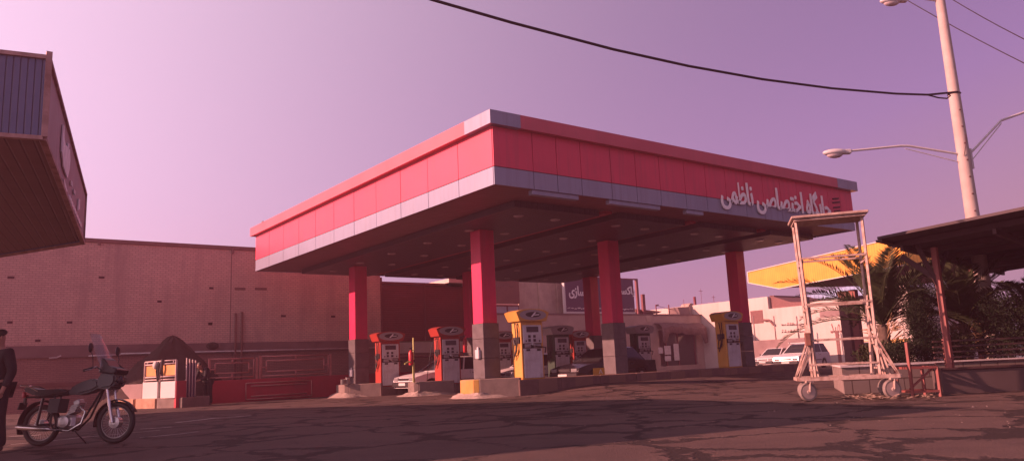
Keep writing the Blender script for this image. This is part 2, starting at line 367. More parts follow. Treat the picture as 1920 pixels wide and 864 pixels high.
def streaks(m, col, amt, sc_=(2.2, 2.2, .12), lo=.5, hi=.8):      # rain-washed dust running down the face
    N, L = nodes(m); b = N['Principled BSDF']; old = b.inputs['Base Color'].links[0].from_socket
    tc = N.new('ShaderNodeTexCoord'); mp = N.new('ShaderNodeMapping'); mp.inputs['Scale'].default_value = sc_; L.new(tc.outputs['Object'], mp.inputs['Vector'])
    nz = N.new('ShaderNodeTexNoise'); nz.inputs['Scale'].default_value = 3; nz.inputs['Detail'].default_value = 8; nz.inputs['Roughness'].default_value = .65; L.new(mp.outputs[0], nz.inputs['Vector'])
    rp = N.new('ShaderNodeValToRGB'); rp.color_ramp.elements[0].position = lo; rp.color_ramp.elements[1].position = hi; rp.color_ramp.elements[1].color = (amt, amt, amt, 1); L.new(nz.outputs['Fac'], rp.inputs['Fac'])
    mx = N.new('ShaderNodeMixRGB'); mx.inputs['Color2'].default_value = (*col, 1); L.new(rp.outputs['Color'], mx.inputs['Fac']); L.new(old, mx.inputs['Color1']); L.new(mx.outputs['Color'], b.inputs['Base Color'])
streaks(M['red'], (.34, .07, .09), .55); streaks(M['silver'], (.17, .15, .18), .6); streaks(M['column_red'], (.36, .05, .08), .5); streaks(M['brick'], (.38, .25, .22), .8, (.5, .5, .09), .48, .72)
streaks(M['white_wall'], (.40, .31, .26), .6, (.7, .7, .1)); streaks(M['sign_grey'], (.28, .19, .2), .7); streaks(M['red_cornice'], (.36, .11, .13), .5); streaks(M['yellow'], (.34, .17, .06), .5); streaks(M['pump_panel'], (.28, .22, .21), .5, (4, 4, .5))

# ------------------------------------------------------------------ text (Persian presentation forms, glyphs listed right to left)
def text_mesh(mb, codes, fn, width, height_scale=None, bold=.02, depth=.05):
    c = bpy.data.curves.new('lettering_source', 'FONT'); c.body = ''.join(chr(k) if k else ' ' for k in reversed(codes)); c.size = 1; c.offset = bold; c.resolution_u = 3; c.space_character = .97
    o = bpy.data.objects.new('lettering_source', c); COL.objects.link(o)
    dg = bpy.context.evaluated_depsgraph_get(); dg.update()
    me = bpy.data.meshes.new_from_object(o.evaluated_get(dg)); bpy.data.objects.remove(o); bpy.data.curves.remove(c)
    xs = [v.co.x for v in me.vertices]; ys = [v.co.y for v in me.vertices]; x0, x1 = min(xs), max(xs); y0, y1 = min(ys), max(ys)
    sx = width/(x1-x0); sy = (height_scale/(y1-y0)) if height_scale else sx
    t = bmesh.new(); t.from_mesh(me); bpy.data.meshes.remove(me)
    bmesh.ops.remove_doubles(t, verts=t.verts[:], dist=1e-4)
    ex = bmesh.ops.extrude_face_region(t, geom=t.faces[:])
    top = {v for v in ex['geom'] if isinstance(v, bmesh.types.BMVert)}
    vm = {}
    for v in t.verts: vm[v] = mb.bm.verts.new(Vector(fn((v.co.x-x0)*sx, (v.co.y-y0)*sy, depth if v in top else 0.0)))
    for f in t.faces:
        try: q = mb.bm.faces.new([vm[v] for v in f.verts]); q.material_index = mb.mi
        except ValueError: pass
    t.free(); return mb
JAYGAH = [0xFE9F, 0xFE8E, 0xFBFE, 0xFB95, 0xFE8E, 0xFEE9]; EKHT = [0xFE8D, 0xFEA7, 0xFE98, 0xFEBC, 0xFE8E, 0xFEBB, 0xFBFD]; NAZ = [0xFEE7, 0xFE8E, 0xFEC7, 0xFEE4, 0xFBFD]

# ================================================================== GROUND
mb = MB()
xs = [-140, -60, -25, -12] + [-8+i*.8 for i in range(64)] + [46, 55, 70, 100, 160, 300]
ys = [-120, -50, -20, -8] + [-4+i*.8 for i in range(50)] + [40, 46, 55, 70, 100, 180, 320]
grid = [[mb.bm.verts.new((x, y, zg(x, y))) for y in ys] for x in xs]
for i in range(len(xs)-1):
    for j in range(len(ys)-1):
        f = mb.bm.faces.new((grid[i][j], grid[i+1][j], grid[i+1][j+1], grid[i][j+1])); f.smooth = True
tag(mb.build('ground', M['ground']), kind='structure')
def strip(name, pts, w, zoff=.006):
    mb = MB(); up = []
    for i, p in enumerate(pts):
        p = Vector(p); d = (Vector(pts[min(i+1, len(pts)-1)])-Vector(pts[max(i-1, 0)])).normalized(); n = Vector((-d.y, d.x, 0))*(w*random.uniform(.6, 1.1)/2)
        up.append((p-n, p+n))
    for a, b in zip(up, up[1:]): mb.face([(a[0].x, a[0].y, zoff), (b[0].x, b[0].y, zoff), (b[1].x, b[1].y, zoff), (a[1].x, a[1].y, zoff)])
    return tag(mb.build(name, M['sun_sliver'], None), kind='structure')
def gl(*px): return [onZ(x, y, 0) for x, y in px]
strip('sunlight_sliver', gl((20, 833), (90, 827), (160, 819), (240, 812), (300, 806)), .10)  # slivers of sunlight on the road, drawn as pale strips
strip('sunlight_sliver', gl((263, 804), (300, 802), (322, 800)), .16)
strip('sunlight_sliver', gl((262, 820), (300, 817), (340, 813), (372, 809)), .12)
strip('sunlight_sliver', gl((330, 792), (400, 784), (470, 779)), .16)
strip('sunlight_sliver', gl((18, 818), (60, 816), (76, 815)), .15)

# ================================================================== MAIN CANOPY
cx0, cx1, cy0, cy1 = 11.21, 28.16, 15.30, 32.84
Z0 = 5.40; ZM = Z0+.45; ZT = Z0+1.87; OV = .18; HC = .36
can = thing('forecourt_canopy', (19.7, 24.0, 0), 'large red petrol station canopy on six red columns with white Persian lettering', 'canopy')
mb = MB(); mb.lohi((cx0+.06, cy0+.06, Z0+.02), (cx1-.06, cy1-.06, Z0+.10)); mb.build('soffit', M['soffit'], can)
mb = MB(); mb.lohi((cx0+.06, cy0+.06, ZT-.30), (cx1-.06, cy1-.06, ZT-.12)); mb.build('roof_deck', M['soffit'], can)
mb = MB()
for a, b in (((cx0+.04, cy0+.05), (cx0+.10, cy1-.05)), ((cx1-.10, cy0+.05), (cx1-.04, cy1-.05)), ((cx0+.10, cy0+.05), (cx1-.10, cy0+.10)), ((cx0+.10, cy1-.10), (cx1-.10, cy1-.05))):
    mb.lohi((*a, Z0+.10), (*b, ZT-.31))
mb.build('fascia_backing', M['joint'], can)
def panels(name, m, z0, z1, yy, xx, gap=.022, jit=.004):
    mb = MB()
    for a, b in zip(yy, yy[1:]):
        j = random.uniform(0, jit); mb.lohi((cx0+j, a+gap/2, z0), (cx0+.035, b-gap/2, z1)); mb.lohi((cx1-.035, a+gap/2, z0), (cx1-j, b-gap/2, z1))
    for a, b in zip(xx, xx[1:]):
        j = random.uniform(0, jit); mb.lohi((a+gap/2, cy0+j, z0), (b-gap/2, cy0+.035, z1)); mb.lohi((a+gap/2, cy1-.035, z0), (b-gap/2, cy1-j, z1))
    return mb.build(name, m, can)
yy = [cy0+.036]+[16.92+1.585*i for i in range(10)]+[cy1-.036]
xx = [cx0, 12.49, 13.31, 14.18, 15.32, 16.33, 17.35]+[18.48+1.0*i for i in range(9)]+[27.3, cx1]
panels('fascia_cladding', M['red'], ZM+.02, ZT-.30, yy, xx)
panels('lower_band', M['silver'], Z0-.01, ZM, yy, xx)
mb = MB(); o2 = OV
for a, b in (((cx0-o2, 16.3), (cx0+.5, cy1+o2)), ((cx1-.5, cy0+1.0), (cx1+o2, cy1+o2))): mb.lohi((*a, ZT-HC), (*b, ZT))
mb.lohi((cx0+.5, cy1-.5, ZT-HC), (cx1-.5, cy1+o2, ZT)); mb.lohi((12.0, cy0-o2, ZT-HC), (26.95, cy0+.5, ZT))
mb.build('cornice', M['red_cornice'], can)
mb = MB(); mb.lohi((cx0-o2, cy0-o2, ZT-HC), (11.997, cy0+.5, ZT)); mb.lohi((cx0-o2, cy0+.503, ZT-HC), (cx0+.5, 16.297, ZT)); mb.build('cornice_corner', M['silver'], can)
mb = MB(); mb.lohi((26.953, cy0-o2, ZT-HC), (cx1+o2, cy0+.5, ZT)); mb.lohi((cx1-.5, cy0+.503, ZT-HC), (cx1+o2, 16.297, ZT))
mb.build('cornice_corner', M['silver'], can)
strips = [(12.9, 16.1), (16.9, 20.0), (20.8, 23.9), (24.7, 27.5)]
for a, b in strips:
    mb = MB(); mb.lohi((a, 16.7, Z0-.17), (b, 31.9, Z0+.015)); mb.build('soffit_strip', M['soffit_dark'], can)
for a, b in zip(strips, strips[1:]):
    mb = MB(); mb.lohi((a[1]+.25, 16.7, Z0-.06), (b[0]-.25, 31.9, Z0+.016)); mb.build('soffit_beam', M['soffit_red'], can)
mb = MB()
for a, b in strips:
    pass
for a, b in strips:
    for u in (.28, .72):
        for k in range(6):
            mb = MB(); c = (a+(b-a)*u, 17.7+k*2.6, Z0-.185); mb.lathe([(.13, .0), (.13, .018), (.10, .02)], c, 14, (0, 0, -1)); mb.lathe([(.16, -.016), (.16, .0)], (c[0], c[1], c[2]+.0), 14, (0, 0, -1))
            mb.build('downlight', M['light_off'], can)
for a, b in ((12.46, 14.08), (15.24, 17.33), (18.52, 19.31)):
    mb = MB(); mb.lohi((a, cy0+.05, Z0-.14), (b, cy0+.22, Z0-.012), .01); mb.build('edge_lamp', M['silver'], can)
for X in (13.98, 19.6, 27.0):
    for Y in (19.99, 29.0):
        w = .55; base = .47 if Y < 25 else .36
        if (X, Y) == (13.98, 19.99): base = .56
        if (X, Y) == (13.98, 29.0): base = .50
        mb = MB(); mb.lohi((X, Y, 2.26), (X+w, Y+w, Z0+.03), .012)
        mb.lohi((X+w*.5-.008, Y-.004, 2.3), (X+w*.5+.008, Y+.01, Z0-.2))
        col = mb.build('column', M['column_red'], can)
        mb = MB(); zs = [base, base+.62, base+1.22, 2.262]
        for a, b in zip(zs, zs[1:]): mb.lohi((X-.03, Y-.03, a+.004), (X+w+.03, Y+w+.03, b-.004), .006)
        mb.build('base_cladding', M['stone'], col)
        if X < 14:
            zb = 1.30 if Y < 25 else .92
            mb = MB(); mb.lohi((X-.13, Y+.13, zb-.13), (X-.034, Y+.33, zb+.15), .012); mb.lohi((X-.10, Y+.19, zb+.15), (X-.05, Y+.27, zb+.23), .01); mb.build('switch_box', M['pump_panel'], col)
mb = MB()
text_mesh(mb, JAYGAH+[0]+EKHT+[0]+NAZ, lambda u, v, w: (20.12+u, cy0-.035-w, 5.52+v), 6.35, 1.12, .017, .035)
mb.build('lettering', M['bright_letter'], can)
mb = MB()
for k, (dz, l) in enumerate(((0, .42), (-.14, .5), (-.33, .46), (-.47, .4))):
    mb.box((26.98, cy0-.02, 6.52+dz*1.0), (l, .03, .055), Euler((0, R(-8), 0)).to_matrix())
mb.build('emblem', M['joint'], can)
mb = MB(); p = onX(491, 430, 11.9); mb.tube([(11.9, p.y, ZT-.05), (11.9, p.y, ZT+.46), (11.9, p.y-.05, ZT+.54), (11.9, p.y-.14, ZT+.52)], .035, 7); mb.build('vent_pipe', M['steel'], can)

# ================================================================== PUMP ISLANDS
def island(label, x0, x1, y0, y1, top, pl, yellow=False):
    t = thing('pump_island', (x0, y0, 0), label, 'pump island', 'pump islands under the canopy')
    mb = MB()
    n = int((x1-x0)/1.6)
    a = x0
    for i in range(n):
        b = x0+(x1-x0)*(i+1)/n; mb.lohi((a+.006, y0, -.1), (b-.006, y1, top+random.uniform(-.004, .004)), .02); a = b
    mb.build('kerb_slab', M['kerb_paint'], t)
    px0, px1, py0, py1, pz = pl
    mb = MB(); mb.prism([(px0+.14, py0+.10), (px1-.06, y0+.02), (px1, y0+.02), (px1, py1), (px0+.14, py1)], -.1, pz, lambda u_, v_, w_: (u_, v_, w_)); bmesh.ops.bevel(mb.bm, geom=mb.bm.edges[:], offset=.018, segments=1, affect='EDGES'); mb.build('plinth', M['concrete'], t)
    mb = MB(); mb.prism([(px0, py0+.24), (px0+.137, py0+.11), (px0+.137, py1-.04), (px0, py1-.12)], -.1, pz-.012, lambda u_, v_, w_: (u_, v_, w_)); bmesh.ops.bevel(mb.bm, geom=mb.bm.edges[:], offset=.015, segments=1, affect='EDGES'); mb.build('plinth_end', M['yellow_conc'] if yellow else M['concrete'], t)
    # rough mortar skirt
    mb = MB(); c = Vector((px0+.1, py0+.05, 0)); rr = random.Random(len(label))
    prof = []
    path = [(px1+.3, py0-.02), (px0+.6, py0-.03), (px0, py0-.02), (px0-.04, (py0+py1)/2), (px0, py1)]
    top_v = [mb.bm.verts.new((x, y, .16*rr.uniform(.5, 1.1))) for x, y in path]
    out_v = [mb.bm.verts.new((x+dx*rr.uniform(.6, 1.3), y+dy*rr.uniform(.6, 1.3), -.02)) for (x, y), (dx, dy) in zip(path, ((.3, -.18), (-.05, -.42), (-.42, -.4), (-.5, 0), (-.3, .2)))]
    for i in range(4): f = mb.bm.faces.new((top_v[i], top_v[i+1], out_v[i+1], out_v[i])); f.smooth = True
    bmesh.ops.subdivide_edges(mb.bm, edges=mb.bm.edges[:], cuts=3, use_grid_fill=True)
    for v in mb.bm.verts: v.co += Vector((rr.uniform(-.04, .04), rr.uniform(-.04, .04), rr.uniform(-.012, .03)))
    mb.build('mortar_skirt', M['mortar'], t)
    return t
island('front pump island with yellow ended plinth and faded striped kerb', 14.5, 29.6, 18.95, 20.75, .475, (13.42, 14.6, 19.6, 20.68, .555), True)
island('middle pump island with bare plinth under the second red pump', 15.9, 29.6, 24.7, 26.1, .35, (14.44, 15.9, 24.95, 25.75, .50))
island('rear pump island nearest the red wall', 14.5, 29.6, 27.9, 29.9, .34, (13.42, 14.6, 28.6, 29.75, .50))

# ================================================================== FUEL PUMPS
def make_pump():
    # front face -Y at y=0, x 0..0.87, base z=0, depth 0.5
    t = thing('fuel_pump', (0, 0, 0), 'x', 'fuel pump', 'fuel pumps on the islands')
    W, D_, HB = .87, .50, 1.78
    mb = MB(); mb.lohi((0, .03, 0), (.05, D_, HB), .012); mb.lohi((W-.05, .03, 0), (W, D_, HB), .012); mb.lohi((.05, .05, .05), (W-.05, D_-.02, HB-.01)); mb.lohi((0, .03, 0), (W, D_, .06), .005)
    mb.build('cabinet', M['yellow'], t)
    # header: lens-shaped front, wedge ends
    mb = MB(); top = [(W/2+.56*math.cos(a), .24+.20*math.sin(a)) for a in [math.pi*i/12 for i in range(13)]]
    poly = [(W+.10, .0), (W+.22, .27)]+[(W/2+(W/2+.16)*math.cos(a), .28+.10*math.sin(a)) for a in [math.pi*i/12 for i in range(1, 12)]]+[(-.22, .27), (-.10, .0)]
    mb.prism(poly, -.06, D_+.06, lambda u, v, w: (u, w, HB+v)); hd = mb.build('header', M['yellow'], t)
    mb = MB(); el = [(W/2+.53*math.cos(a), HB+.19+.165*math.sin(a)) for a in [6.28318*i/28 for i in range(28)]]
    mb.prism(el, -.075, -.062, lambda u, v, w: (u, w, v)); hp = mb.build('header_plate', M['pump_grey'], t)
    mb = MB(); el = [(W/2+.30*math.cos(a), HB+.20+.085*math.sin(a)) for a in [6.28318*i/28 for i in range(28)]]
    mb.prism(el, -.082, -.077, lambda u, v, w: (u, w, v)); mb.build('logo_ellipse', M['dark_plastic'], hp)
    mb = MB(); mb.prism([(W/2-.10, HB+.13), (W/2-.03, HB+.13), (W/2+.12, HB+.275), (W/2+.05, HB+.27)], -.088, -.083, lambda u, v, w: (u, w, v)); mb.prism([(W/2+.0, HB+.17), (W/2+.24, HB+.19), (W/2+.24, HB+.215), (W/2+.02, HB+.20)], -.0885, -.083, lambda u, v, w: (u, w, v)); mb.build('logo_swoosh', M['white_letter'], hp)
    mb = MB(); mb.lohi((.07, .0, .04), (W-.07, .05, .94), .008); mb.build('lower_panel', M['pump_panel'], t)
    mb = MB(); mb.lohi((.07, .0, 1.10), (W-.07, .05, 1.66), .008); dp = mb.build('display_panel', M['pump_panel'], t)
    mb = MB(); mb.lohi((.20, -.012, 1.44), (W-.20, -.001, 1.61)); mb.build('screen', M['screen'], dp)
    for (kx, kz) in ((.30, 1.31), (.50, 1.31), (.30, 1.19), (.50, 1.19)):
        mb = MB(); mb.lohi((kx-.045, -.010, kz-.042), (kx+.05, -.001, kz+.042)); mb.build('keypad', M['dark_plastic'], dp)
    for kx in (.17, .70):
        mb = MB(); mb.lathe([(.028, 0), (.028, .01)], (kx, -.001, 1.17), 10, (0, -1, 0)); mb.build('button', M['dark_plastic'], dp)
    mb = MB(); mb.lohi((.07, .045, .945), (W-.07, .055, 1.095)); mb.build('nozzle_recess', M['dark_plastic'], t)
    mb = MB(); mb.lohi((.12, .0, .97), (.36, .04, 1.08), .01); mb.lohi((.48, .0, .96), (.76, .04, 1.07), .01); mb.build('nozzle_boot', M['pump_grey'], t)
    for kx in (.16, .58):
        mb = MB(); mb.lohi((kx, -.006, .86), (kx+.15, -.001, .925)); mb.build('meter_window', M['dark_plastic'], t)
    nz = MB(); nz.tube([(.40, -.06, 1.06), (.52, -.07, 1.0), (.74, -.05, .98), (.93, -.02, .96), (.97, .08, .80)], .018, 7); nz.build('hose', M['black'], t)
    mb = MB(); mb.bar((.36, -.05, 1.07), (.47, -.065, 1.03), .05, .08, .012); mb.tube([(.36, -.05, 1.08), (.30, -.04, 1.06), (.24, -.02, 1.03)], .016, 7); mb.build('nozzle', M['steel'], t)
    # side hoses on the -X face
    mb = MB(); mb.tube([(-.02, .30, 1.72), (-.07, .24, 1.70), (-.08, .20, 1.45), (-.06, .22, 1.0), (-.09, .26, .75), (-.07, .34, .62), (-.05, .36, .9), (-.04, .33, 1.2)], .017, 7); mb.build('hose', M['black'], t)
    mb = MB(); mb.tube([(-.02, .16, 1.72), (-.06, .14, 1.6), (-.07, .12, 1.2), (-.08, .18, .9)], .017, 7); mb.build('hose', M['black'], t)
    mb = MB(); mb.bar((-.08, .18, .92), (-.07, .26, .80), .05, .07, .012); mb.tube([(-.07, .26, .80), (-.06, .34, .74), (-.05, .42, .78)], .016, 7); mb.build('side_nozzle', M['dark_plastic'], t)
    mb = MB(); mb.bar((-.07, .33, 1.22), (-.06, .28, 1.05), .05, .07, .012); mb.build('side_nozzle', M['dark_plastic'], t)
    mb = MB(); mb.lohi((-.025, .08, 1.10), (-.002, .42, 1.30), .006); mb.build('hose_hook', M['dark_plastic'], t)
    return t
proto = make_pump()
PUMPS = [  # x, y, z base, paint, label
    (14.80, 19.12, .475, 'yellow', 'clean yellow fuel pump beside the nearest column, its side in sun'),
    (24.75, 19.12, .475, 'yellow', 'stained yellow fuel pump beside the far right column'),
    (15.53, 25.00, .352, 'pump_red', 'red fuel pump on the middle island, the larger of the two red ones'),
    (14.62, 28.05, .342, 'pump_red', 'red fuel pump beside the leftmost column, the smaller of the two red ones'),
    (21.05, 25.00, .352, 'green', 'dark green fuel pump between the yellow pump and the dark car'),
    (26.00, 25.00, .352, 'green', 'dull green fuel pump just left of the kiosk window'),
    (20.75, 28.70, .342, 'pump_red', 'fuel pump mostly hidden between near column and yellow pump'),
    (25.40, 28.70, .342, 'pump_red', 'far fuel pump with white face partly hidden behind the dark car'),
]
for i, (x, y, z, pm, lab) in enumerate(PUMPS):
    o = proto if i == 0 else copy_tree(proto)
    o.location = (x, y, z); o['label'] = lab
    if pm != 'yellow':
        for ch in o.children:
            if ch.name.split('.')[0] in ('cabinet', 'header') and not (pm == 'green' and ch.name.startswith('header')):
                ch.material_slots[0].link = 'OBJECT'; ch.material_slots[0].material = M[pm]
            elif pm == 'green' and ch.name.split('.')[0] == 'header':
                ch.material_slots[0].link = 'OBJECT'; ch.material_slots[0].material = M['pump_grey']

# long hose drooping to the ground left of the middle red pump
mb = MB(); b = Vector((15.45, 25.1, 0)); mb.tube([b+Vector(p) for p in ((.0, 0, 2.05), (-.18, -.02, 2.0), (-.34, -.05, 1.6), (-.48, -.08, 1.0), (-.55, -.08, .55), (-.5, -.05, .52))], .014, 7)
tag(mb.build('fuel_hose', M['black'], None, (15.45, 25.1, 0)), 'thin black hose hanging out to the left of the middle red pump', 'hose')
# warning board, extinguishers, pipe post, cans
t = thing('warning_sign', (17.6, 18.9, .48), 'small orange warning board with white triangle standing on the front kerb', 'sign')
q = onY(1113, 703, 18.9); mb = MB(); mb.lohi((q.x, 18.89, .49), (q.x+.50, 18.92, .72), .005); mb.build('board', M['orange'], t)
mb = MB(); x = q.x+.31
for a, b in (((-.07, 0), (0, .14)), ((.07, 0), (0, .14)), ((-.04, .035), (.04, .035))): mb.bar((x+a[0], 18.884, .53+a[1]), (x+b[0], 18.884, .53+b[1]), .02, .012)
mb.build('triangle', M['white_letter'], t)
def extinguisher(loc, label, h=.62):
    t = thing('fire_extinguisher', loc, label, 'fire extinguisher', 'fire extinguishers'); x, y, z = loc
    mb = MB(); mb.lathe([(.085, 0), (.09, .02), (.09, h*.72), (.07, h*.80), (.03, h*.85), (.03, h*.88)], loc, 16); mb.build('cylinder', M['ext_red'], t)
    mb = MB(); mb.lohi((x-.03, y-.03, z+h*.88), (x+.03, y+.03, z+h*.95)); mb.bar((x-.08, y, z+h*.97), (x+.05, y, z+h), .03); mb.tube([(x+.03, y, z+h*.9), (x+.12, y, z+h*.85), (x+.12, y, z+h*.4)], .012, 6); mb.build('valve', M['dark_plastic'], t)
q = onY(771, 684, 25.2)
extinguisher((q.x, 25.2, q.z), 'red fire extinguisher hung on the pipe post between the red pumps')
t = thing('pipe_post', (q.x+.14, 25.25, .5), 'thin yellow green pipe post with bent lower hoop on the middle plinth', 'post')
mb = MB(); mb.tube([(q.x+.14, 25.25, .49), (q.x+.14, 25.25, 2.1)], .03, 8); mb.build('pipe', M['lime'], t)
mb = MB(); mb.tube([(q.x+.05, 25.15, .49), (q.x+.05, 25.15, 1.12), (q.x+.01, 25.15, 1.2), (q.x-.12, 25.15, 1.24), (q.x-.3, 25.15, 1.16)], .03, 8); mb.build('hoop', M['lime'], t)
mb = MB(); mb.lohi((q.x-.02, 25.22, q.z+.1), (q.x+.16, 25.24, q.z+.2)); mb.build('bracket', M['dark_plastic'], t)
q = onY(873, 660, 28.75); extinguisher((q.x, 28.78, q.z), 'red fire extinguisher on the column behind the nearest column', .75)
for i, (xp, hh) in enumerate(((643, .20), (652, .27))):
    q = onY(xp, 717, 28.8); mb = MB(); mb.lathe([(.085, 0), (.09, .01), (.088, hh*.95), (.092, hh), (.07, hh), (.065, hh*.9)], (q.x, 28.8, .50), 14)
    tag(mb.build('metal_can', M['steel'], None, (q.x, 28.8, .5)), ['small dented can, shorter of two at foot of the leftmost column', 'taller dented can, against the foot of the leftmost column'][i], 'can', 'cans at the foot of the leftmost column')

# ================================================================== BRICK WALL BUILDING
t = thing('brick_building', (10, 35, 0), 'long buff brick wall building with dark coping running behind the canopy', 'brick building')
wx0, wx1 = 1.9, 18.27
mb = MB(); mb.lohi((wx0, 35.0, 2.5), (wx1, 42, 6.62)); mb.build('wall', M['brick'], t)
mb = MB(); mb.lohi((wx0, 35.05, -.1), (wx1, 41.9, 2.03)); mb.build('dado', M['brick_low'], t)
mb = MB(); mb.lohi((wx0, 34.97, 2.03), (wx1+.005, 42.02, 2.5)); mb.build('cement_band', M['band'], t)
mb = MB(); mb.lohi((wx0-.03, 34.93, 6.62), (wx1+.04, 42.1, 6.78), .01)
mb.lohi((5.5, 34.9, 6.52), (5.6, 34.95, 6.72)); mb.lohi((10.85, 34.9, 6.45), (10.95, 34.95, 6.72)); mb.build('coping', M['gable'], t)
mb = MB(); mb.lohi((wx0, 35.0, .92), (8.5, 35.06, 1.08)); mb.build('skirting_course', M['rust_pipe'], t)
mb = MB(); mb.tube([(5.35, 34.93, 2.06), (6.5, 34.93, 2.08)], .03, 6); mb.tube([(6.5, 34.93, 2.12), (wx1-.1, 34.93, 2.12)], .03, 6); mb.build('conduit', M['pale_pipe'], t)
mb = MB(); mb.tube([(4.0, 34.95, 2.02), (4.25, 34.94, 2.03), (4.4, 34.94, 2.1)], .025, 6); mb.build('cable_end', M['pale_pipe'], t)
for xx_, zt in ((11.08, 3.78), (11.36, 3.84)):
    mb = MB(); mb.tube([(xx_, 34.93, .0), (xx_, 34.93, zt)], .045, 8); mb.build('drain_pipe', M['rust_pipe'], t)
rr = random.Random(3)
for (px_, py_) in ((18, 604), (130, 604), (395, 606), (395, 540), (394, 607), (532, 592), (625, 593), (72, 638), (20, 520), (190, 520), (300, 565)):
    q = onY(px_, py_, 35); mb = MB(); mb.lohi((q.x-.10*rr.uniform(.6, 1.3), 34.985, q.z-.045), (q.x+.10*rr.uniform(.6, 1.3), 35.02, q.z+.045)); mb.build('putlog_hole', M['joint'], t)
for (a, b) in (((440, 541), (460, 541)), ((478, 541), (500, 541))):
    p, q = onY(*a, 35), onY(*b, 35); mb = MB(); mb.lohi((p.x, 34.985, p.z-.06), (q.x, 35.02, p.z+.06)); mb.build('patch', M['gable'], t)
p = onY(432, 560, 35); mb = MB(); mb.lohi((p.x, 34.99, 2.5), (p.x+.03, 35.01, 6.6)); mb.build('joint_line', M['band'], t)
p = onY(398, 648, 35); mb = MB(); mb.sph((p.x, 34.96, p.z), (.55, .16, .32)); mb.build('stain_patch', M['soil'], t)

t = thing('shutter_building', (20.7, 35, 0), 'dark maroon ribbed shutter wall between the brick wall and rear column', 'shutter building')
mb = MB(); mb.lohi((18.32, 35.1, 2.42), (20.85, 40, 5.30)); mb.lohi((20.88, 35.13, 2.42), (24.6, 40, 5.30)); mb.build('shutter', M['maroon_shutter'], t)
mb = MB(); mb.lohi((18.32, 35.0, 5.30), (22.3, 40.1, 5.42)); mb.lohi((20.84, 35.02, 2.4), (20.89, 35.14, 5.3)); mb.lohi((18.28, 34.98, 0), (18.36, 35.12, 5.62)); mb.build('frame', M['maroon'], t)
mb = MB(); mb.lohi((22.1, 34.6, 5.425), (24.4, 40, 5.64)); mb.build('coping_block', M['white_wall'], t)
mb = MB(); mb.lohi((18.32, 35.02, 1.82), (28.5, 35.3, 2.36)); mb.build('pale_beam', M['white_wall'], t)
mb = MB(); mb.lohi((18.36, 35.06, -.1), (28.5, 39.9, 1.82)); mb.build('lower_wall', M['brick_low'], t)
mb = MB(); mb.tube([(18.4, 34.95, 1.62), (28.4, 34.95, 1.62)], .04, 6); mb.build('rail', M['maroon'], t)

# ================================================================== RED WALL AND RAILINGS (left background)
mb = MB(); mb.lohi((9.2, 31.8, -.1), (19.5, 32.05, .88), .012)
t = tag(mb.build('low_wall', M['red_wall'], None, (9.2, 31.8, 0)), 'low red painted wall along the left end of forecourt', 'wall')
def railing(label, x0, x1, y, z0, z1, posts, m, bars=True):
    t = thing('metal_railing', (x0, y, z0), label, 'railing', 'railings on the low red wall')
    for px_ in posts:
        mb = MB(); mb.bar((px_, y, z0), (px_, y, z1), .07); mb.build('post', m, t)
    mb = MB(); r = .03
    def rect(a, b, c, d): mb.tube([(a, y, c), (b, y, c)], r, 6); mb.tube([(a, y, d), (b, y, d)], r, 6); mb.tube([(a, y, c), (a, y, d)], r, 6); mb.tube([(b, y, c), (b, y, d)], r, 6)
    rect(x0, x1, z0+.10, z1-.03); rect(x0+.20, x1-.20, z0+.27, z1-.2)
    xm = (x0+x1)/2
    mb.tube([(xm, y, z0), (xm, y, z0+.27)], r, 6); mb.tube([(xm, y, z1-.2), (xm, y, z1-.03)], r, 6); zm = (z0+z1)/2
    mb.tube([(x0, y, zm), (x0+.2, y, zm)], r, 6); mb.tube([(x1-.2, y, zm), (x1, y, zm)], r, 6)
    mb.build('rail_frame', m, t); return t
railing('shorter dull red railing panel, left of the two on the low red wall', 9.15, 10.88, 31.9, .88, 1.74, (9.12, 11.0), M['rail_red'])
railing('longer dull red railing panel, right of the two on the low red wall', 11.2, 14.1, 31.9, .88, 1.79, (11.13, 14.2), M['rail_red'])
# framed panel leaning on red wall
t = thing('metal_gate', (10.9, 31.7, 0), 'dark rectangular metal gate leaf leaning against the low red wall', 'gate leaf')
mb = MB(); a, b = onY(462, 720, 31.7), onY(585, 712, 31.7)
for p, q in (((a.x, 31.72, .08), (a.x, 31.76, .72)), ((b.x, 31.72, .08), (b.x, 31.76, .72)), ((a.x, 31.72, .08), (b.x, 31.72, .08)), ((a.x, 31.76, .72), (b.x, 31.76, .72)), ((a.x+.2, 31.73, .2), (b.x-.2, 31.73, .2)), ((a.x+.2, 31.75, .6), (b.x-.2, 31.75, .6))): mb.tube([p, q], .025, 6)
mb.build('frame_bars', M['rail_red'], t)

# sunlit white planter wall, kerb, railing with orange boards, gate
A, B = Vector((6.62, 31.4, 0)), Vector((7.25, 29.35, 0)); u = (B-A).normalized(); n = Vector((-u.y, u.x, 0)); n = n if n.x > 0 else -n
def along(s, z, off=0.0): return A+u*s+n*off+Vector((0, 0, z))
LN = (B-A).length
def obox(mb, s0, s1, o0, o1, z0, z1, bev=.01):
    c = along((s0+s1)/2, (z0+z1)/2, (o0+o1)/2); return mb.box(c, (s1-s0, o1-o0, z1-z0), math.atan2(u.y, u.x), bev)
t = thing('planter_wall', (A.x, A.y, 0), 'sunlit low white panelled wall beside the heap of soil', 'wall')
mb = MB(); obox(mb, 0, LN*.47, 0, .1, .34, .93); obox(mb, LN*.56, LN, 0, .1, .34, .93); mb.build('white_panel', M['white_paint'], t)
mb = MB(); obox(mb, -.02, LN+.02, .1, .3, .0, .90); mb.build('backing_wall', M['plaster'], t)
mb = MB(); obox(mb, -2.2, -.05, .02, .2, .0, .88); mb.build('shade_toned_panel', M['grey_wall'], t)  # shadow cast on this panel is put in as a darker base colour
